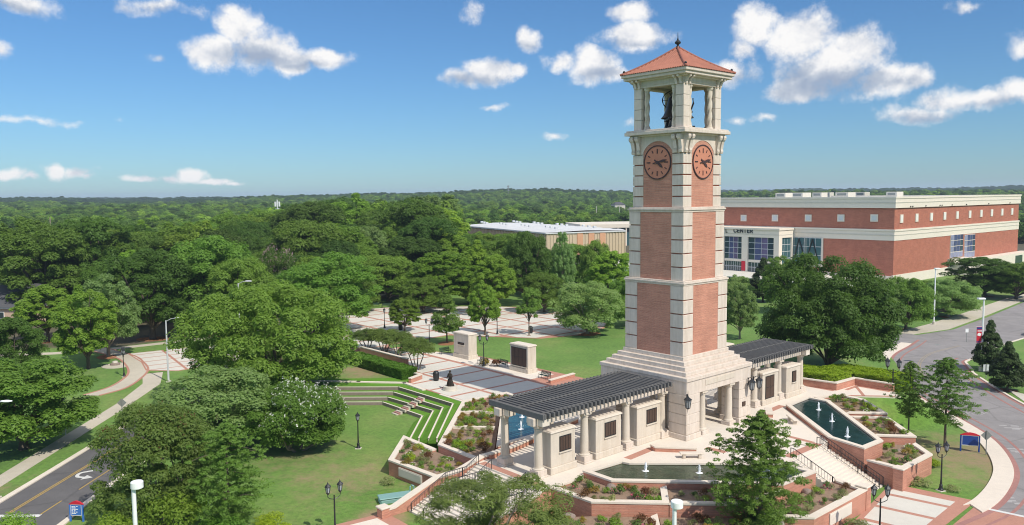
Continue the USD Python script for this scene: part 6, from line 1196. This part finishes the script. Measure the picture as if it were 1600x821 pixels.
# iron park benches
PB = kindclass('park_bench_kind')
for s in (-1, 1): part(PB, 'frame', tube([(s * .85, -.25, 0), (s * .85, -.22, .62), (s * .85, .22, .6)], .03, 5), 'iron'); part(PB, 'rear_leg', tube([(s * .85, .3, 0), (s * .85, .22, .45), (s * .85, .34, .92)], .03, 5), 'iron')
for i in range(5): part(PB, 'seat_slat', box(-.9, .9, -.22 + i * .1, -.15 + i * .1, .43, .46), 'bench_green')
for i in range(5): part(PB, 'back_slat', cbox(-.9, .9, .23 + i * .022, .255 + i * .022, .52 + i * .09, .59 + i * .09, .004), 'bench_green')
for lab, px, py, z, a in [('dark bench on the courtyard edge right of the plaque slab', 851, 592, COURT, PHI - PI / 2), ('dark bench behind the plain memorial slab', 696, 553, COURT, PHI), ('dark bench left of the courtyard shrubs', 754, 570, COURT, PHI - PI / 2), ('dark bench right of the courtyard shrubs', 785, 573, COURT, PHI - PI / 2), ('left of three dark benches at the back of the far plaza', 565, 483, COURT, .2), ('middle of three dark benches at the back of the far plaza', 586, 480, COURT, .1), ('right of three dark benches at the back of the far plaza', 603, 481, COURT, -.2)]:
    copy(PB, 'park_bench', lab, 'bench', G(px, py, z), a, (1.1, 1.1, 1.1), 'dark slatted park benches')
for lab, px, py, z in [('black litter bin on the courtyard near the statue', 681.5, 595, COURT), ('black litter bin in the shade under the lollipop tree', 626, 516, COURT), ('black litter bin beside the far lawn trees', 829, 521, COURT), ('small dark bin at the left end of the far plaza', 557, 487, COURT)]:
    p = G(px, py, z); t = thing('litter_bin', lab, 'bin', p, 0, 'black litter bins', scale=1.0 if px > 600 else .8); part(t, 'body', lathe([(0, 0), (.36, 0), (.44, .5), (.43, 1.0), (0, 1.0)], 14), 'iron', 40); part(t, 'dome', lathe([(.45, .98), (.44, 1.12), (.33, 1.32), (.12, 1.42), (0, 1.43)], 14), 'iron', 40)
# statue of a robed figure on the courtyard
p = G(703.5, 609.5, COURT); st = thing('statue', 'dark bronze statue of a robed standing figure on a round stone base', 'statue', p, -.6)
part(st, 'pedestal', lathe([(0, 0), (1.0, 0), (1.0, .12), (.94, .16), (.92, .55), (0, .55)], 20), 'concrete', 35)
import manifold3d
def skin(bones, ref=.06, it=8):
    out = None
    for a, ra, b, rb in bones:
        pts = np.vstack([trimesh.creation.icosphere(2, ra).vertices + a, trimesh.creation.icosphere(2, rb).vertices + b]); h = trimesh.convex.convex_hull(pts); mm = manifold3d.Manifold(manifold3d.Mesh(np.asarray(h.vertices, np.float32), np.asarray(h.faces, np.uint32))); out = mm if out is None else out + mm
    mm = out.refine_to_length(ref).to_mesh(); t = trimesh.Trimesh(mm.vert_properties[:, :3], mm.tri_verts); trimesh.smoothing.filter_taubin(t, iterations=it); return t
V = lambda *a: np.array(a, float)
bones = [(V(0, 0, .62), .42, V(.02, 0, 1.1), .33), (V(.02, 0, 1.1), .33, V(.04, 0, 1.55), .24), (V(.04, 0, 1.55), .24, V(0, .02, 1.95), .25), (V(-.2, 0, 2.15), .12, V(.2, 0, 2.15), .12), (V(0, 0, 1.95), .24, V(0, 0, 2.15), .18), (V(0, 0, 2.2), .09, V(0, -.02, 2.36), .085), (V(0, -.02, 2.44), .125, V(0, -.03, 2.54), .115),
         (V(.27, 0, 2.12), .10, V(.48, -.18, 1.85), .085), (V(.48, -.18, 1.85), .08, V(.42, -.48, 2.05), .055), (V(.42, -.48, 2.05), .055, V(.40, -.56, 2.14), .05), (V(-.27, 0, 2.12), .10, V(-.40, -.02, 1.78), .085), (V(-.40, -.02, 1.78), .08, V(-.28, -.3, 1.62), .06), (V(-.28, -.3, 1.62), .06, V(-.18, -.36, 1.64), .05),
         (V(-.25, .3, .66), .25, V(-.1, .2, 1.4), .16), (V(.3, .1, .62), .26, V(.16, .05, 1.3), .18)]
part(st, 'figure', skin(bones), 'bronze', True); part(st, 'hair', trimesh.creation.icosphere(2, .15).apply_scale((1, 1.05, 1.1)).apply_translation((0, .03, 2.53)), 'bronze', True)
for i in range(9): a = i * .7; part(st, 'robe_fold', tube([(.46 * math.cos(a), .42 * math.sin(a), .58), (.36 * math.cos(a + .15), .33 * math.sin(a + .15), 1.1), (.25 * math.cos(a + .2), .24 * math.sin(a + .2), 1.5)], [.07, .05, .03], 5), 'bronze', True)
p = G(180, 571, LOW); t = thing('island_pedestal', 'low dark pedestal on the pad beside the curving walk', 'pedestal', p, .4); part(t, 'plinth', cat_([lathe([(0, 0), (.8, 0), (.75, .3), (.6, .45), (0, .45)], 10)]), 'rock'); part(t, 'top', lathe([(0, .45), (.45, .45), (.4, .7), (0, .75)], 10), 'concrete')
# green utility box with rounded lid
p = G(618, 782, LOW); t = thing('utility_cover', 'pale green metal utility cover lying on the lawn by the stair wall', 'utility box', p, .35); part(t, 'body', cbox(-1.5, 1.5, -.6, .6, -.1, .42, .12), 'teal'); part(t, 'lid', cbox(-1.56, 1.56, -.66, .66, .40, .52, .05), 'teal'); part(t, 'elbow_pipe', tube([(1.45, .5, .1), (1.5, .5, .9), (1.62, .5, 1.02), (1.8, .5, .95), (1.82, .5, .7)], .08, 8), 'teal')
# cars
def car(label, x, y, z, ang, paint):
    t = thing('parked_car', label, 'car', (x, y, z), ang); prof = Polygon([(-2.2, .35), (-2.25, .75), (-2.1, .92), (-1.35, 1.0), (-.7, 1.42), (.75, 1.45), (1.5, 1.02), (2.15, .9), (2.25, .6), (2.2, .32)]); b = upright(prof, -.85, .85); part(t, 'body', b, paint)
    part(t, 'window', upright(Polygon([(-1.2, 1.0), (-.66, 1.36), (.7, 1.39), (1.32, 1.02)]), -.87, .87), 'car_glass'); part(t, 'windscreen', trimesh.convex.convex_hull(np.array([[.8, s * .75, 1.46] for s in (-1, 1)] + [[1.5, s * .78, 1.05] for s in (-1, 1)] + [[.7, s * .7, 1.3] for s in (-1, 1)])), 'car_glass')
    for sx in (-1.4, 1.4):
        for sy in (-1, 1):
            w = part(t, 'wheel', trimesh.creation.cylinder(.33, .22, sections=16).apply_transform(trimesh.transformations.rotation_matrix(PI / 2, [1, 0, 0])).apply_translation((sx, sy * .8, .33)), 'tyre'); part(w, 'rim', trimesh.creation.cylinder(.2, .24, sections=10).apply_transform(trimesh.transformations.rotation_matrix(PI / 2, [1, 0, 0])).apply_translation((sx, sy * .8, .33)), 'grey_metal')
    for sy in (-1, 1): part(t, 'headlight', cbox(2.12, 2.24, sy * .62 - .15, sy * .62 + .15, .68, .82, .02), 'frost'); part(t, 'tail_light', cbox(-2.27, -2.15, sy * .62 - .15, sy * .62 + .15, .72, .86, .02), 'sign_red')
p = G(1607, 524, RR); car('dark red car driving at the far right edge of the road', p[0] + 1.2, p[1], RR, math.atan2(1, 1) * .85, 'car_red')
for i, (px, py, c) in enumerate([(1592, 401, 'car_white'), (1599, 400, 'car_silver'), (1607, 399, 'car_white')]):
    p = G(px, py + 3, -1.5); car(['white car parked beyond the arena corner', 'silver car parked beyond the arena corner', 'white car parked outermost beyond the arena corner'][i], p[0], p[1], float(height(p[0], p[1])) + .05, .9, c)

# ------------------------------------------------------------------ the woods beyond
rg = np.random.default_rng(77)
CLEAR = unary_union([Polygon([(-150, 190), (-92, 190), (-72, 112), (-95, 108)]), Polygon([(-70, 40), (-66, 160), (-52, 178), (-36, 200), (-10, 216), (0, 232), (5, 320), (45, 345), (60, 360), (110, 420), (330, 420), (330, 40)]), Polygon([(0, 300), (-62, 470), (60, 500), (110, 330)]).buffer(4), Polygon([(-140, 120), (-70, 138), (-60, 170), (-70, 172), (-110, 160)])])
CUT_H = Polygon([(-75, 500), (-30, 420), (40, 440), (-30, 640)])
stepd = 8.6; pts = []
for gx_ in np.arange(-620, 620, stepd):
    for gy_ in np.arange(118, 960, stepd):
        x, y = gx_ + rg.uniform(-.42, .42) * stepd, gy_ + rg.uniform(-.42, .42) * stepd
        if abs(x) > .68 * y + 25: continue
        pts.append((x, y))
pts = np.array(pts); inside = shapely.contains_xy(CLEAR, pts[:, 0], pts[:, 1]); pts = pts[~inside]
TA = np.array(TREE_AT); dmin = np.array([np.min(np.hypot(TA[:, 0] - x, TA[:, 1] - y) / (TA[:, 2] * .8 + 2.2)) for x, y in pts]); pts = pts[dmin > 1]
arena_poly = Polygon([(A0 + ea * a + eb * b)[:2] for a, b in ((-30, -30), (LXA + 40, -30), (LXA + 40, LYA + 20), (-30, LYA + 20))]); pts = pts[~shapely.contains_xy(arena_poly, pts[:, 0], pts[:, 1])]
pts = pts[np.argsort(np.hypot(pts[:, 0], pts[:, 1]))]
def wood_height(x, y):
    b = 13.5 + 6.5 * sstep((240 - np.abs(x + 45) * 2.2) / 120) * (y > 205) * (y < 420)
    b = b - 2.0 * (x > 10); n_ = meshkit.noise(np.array([x / 60, y / 60, 0.0]), 9); return b * (.8 + .42 * n_)
KN = [('oak', 0), ('oak', 1), ('oak', 2), ('dark', 0), ('dark', 1), ('round', 0), ('round', 1), ('round', 2), ('bright', 0), ('grey', 1)]
WLAB = {'oak': 'rounded oak standing in the woodland', 'dark': 'dark oak standing in the woodland', 'round': 'leafy tree standing in the woodland', 'bright': 'yellow green tree standing in the woodland', 'grey': 'grey green tree standing in the woodland'}
n_ind = 0; rest = []
for x, y in pts:
    h = wood_height(x, y) * rg.uniform(.82, 1.2); w = h * rg.uniform(.40, .56)
    if -.085 < x / y < .05 and y < 420:                # the hall beyond is seen over these crowns
        h = min(h, 27.0 - .05 * y); w = h * .5
        if h < 6: continue
    if n_ind < 235:
        k = KN[int(rg.choice(len(KN), p=[.15, .13, .13, .14, .12, .09, .08, .06, .05, .05]))]; kh, kr = HK[k[0]]
        copy(K[k], {'oak': 'oak_tree', 'dark': 'oak_tree', 'round': 'leafy_tree', 'bright': 'leafy_tree', 'grey': 'grey_oak'}[k[0]], WLAB[k[0]], 'tree', (x, y, float(height(x, y)) - .2), rg.uniform(0, 6.28), (w / kr, w / kr, h / kh), WLAB[k[0]].replace('standing', 'trees'))
        n_ind += 1
    else: rest.append((x, y, h, w))
def scatter(name, label, cat, classes, rows, radii):
    """One point instancer for what reads as a mass."""
    p = fresh('/World', name); pi = UsdGeom.PointInstancer.Define(stage, p); UsdGeom.Scope.Define(stage, p + '/kinds'); rel = pi.CreatePrototypesRel()
    for i, c in enumerate(classes):
        x = UsdGeom.Xform.Define(stage, f'{p}/kinds/kind_{i:03d}'); x.GetPrim().GetReferences().AddInternalReference(c); rel.AddTarget(x.GetPath())
    rows = np.array(rows); n = len(rows); z = height(rows[:, 0], rows[:, 1]) - .3; a = rg.uniform(0, 2 * PI, n); idx = rg.choice(len(classes), n, p=[.24, .22, .16, .16, .08, .14] if len(classes) == 6 else None)
    r = np.array(radii)[idx]
    pi.CreatePositionsAttr(Vt.Vec3fArray.FromNumpy(np.c_[rows[:, :2], z].astype(np.float32))); pi.CreateProtoIndicesAttr(Vt.IntArray.FromNumpy(idx.astype(np.int32)))
    pi.CreateOrientationsAttr(Vt.QuathArray([Gf.Quath(float(math.cos(b / 2)), 0, 0, float(math.sin(b / 2))) for b in a]))
    pi.CreateScalesAttr(Vt.Vec3fArray.FromNumpy(np.stack([rows[:, 3] / r, rows[:, 3] / r, rows[:, 2] / 10], 1).astype(np.float32)))
    tag(pi.GetPrim(), label, cat, kind='stuff'); return p
scatter('forest', 'unbroken green wood stretching away behind the campus', 'forest', FAR, rest, [5.2, 5.0, 4.6, 4.4, 4.4, 4.2])
far = []
for ring, st_ in ((960, 14), (1500, 19), (2400, 27)):
    hi = {960: 1500, 1500: 2400, 2400: 4000}[ring]
    for r in np.arange(ring, hi, st_):
        nn = int(r * 1.36 / st_); a = (np.arange(nn) + rg.uniform(-.45, .45, nn)) / nn * 1.36 - .68; rr = r + rg.uniform(-.45, .45, nn) * st_
        for x, y in zip(rr * np.sin(a), rr * np.cos(a)):
            if meshkit.noise(np.array([x / 150, y / 150, 0.]), 21) > .14: far.append((x, y, 15 * rg.uniform(.75, 1.3), st_ * rg.uniform(.5, .8)))
RIDGE = [far_kind('ridge_tree_kind', 'ridge_leaf', 10, 5.0 - i * .5, 120 + i, 40, 50, .6, ('oak', 'round')[i]) for i in range(2)]
near_ = [r for r in far if math.hypot(r[0], r[1]) < 1750]; far = [r for r in far if math.hypot(r[0], r[1]) >= 1750]
scatter('middle_forest', 'green wood rolling on beyond the halls towards the ridge', 'forest', FAR, near_, [5.2, 5.0, 4.6, 4.4, 4.4, 4.2])
scatter('distant_forest', 'far dark wooded ridge along the horizon', 'forest', RIDGE, far, [5.0, 4.5])
# the air: a thin even haze that greys the far ridge
if HAZE:
    MAT['haze'] = usdkit.material(stage, '/World/Looks/haze', {'v': ('principled_volume', {'color': (0.78, 0.88, 1.0), 'density': HAZE, 'anisotropy': 0.3})}, [], volume='v.volume')
    struct('haze', box(-9000, 9000, -9000, 9000, -120, 75), 'haze', kind='stuff')
tag(stage.GetPrimAtPath('/World/haze') if HAZE else stage.GetPrimAtPath('/World/sky'), None)
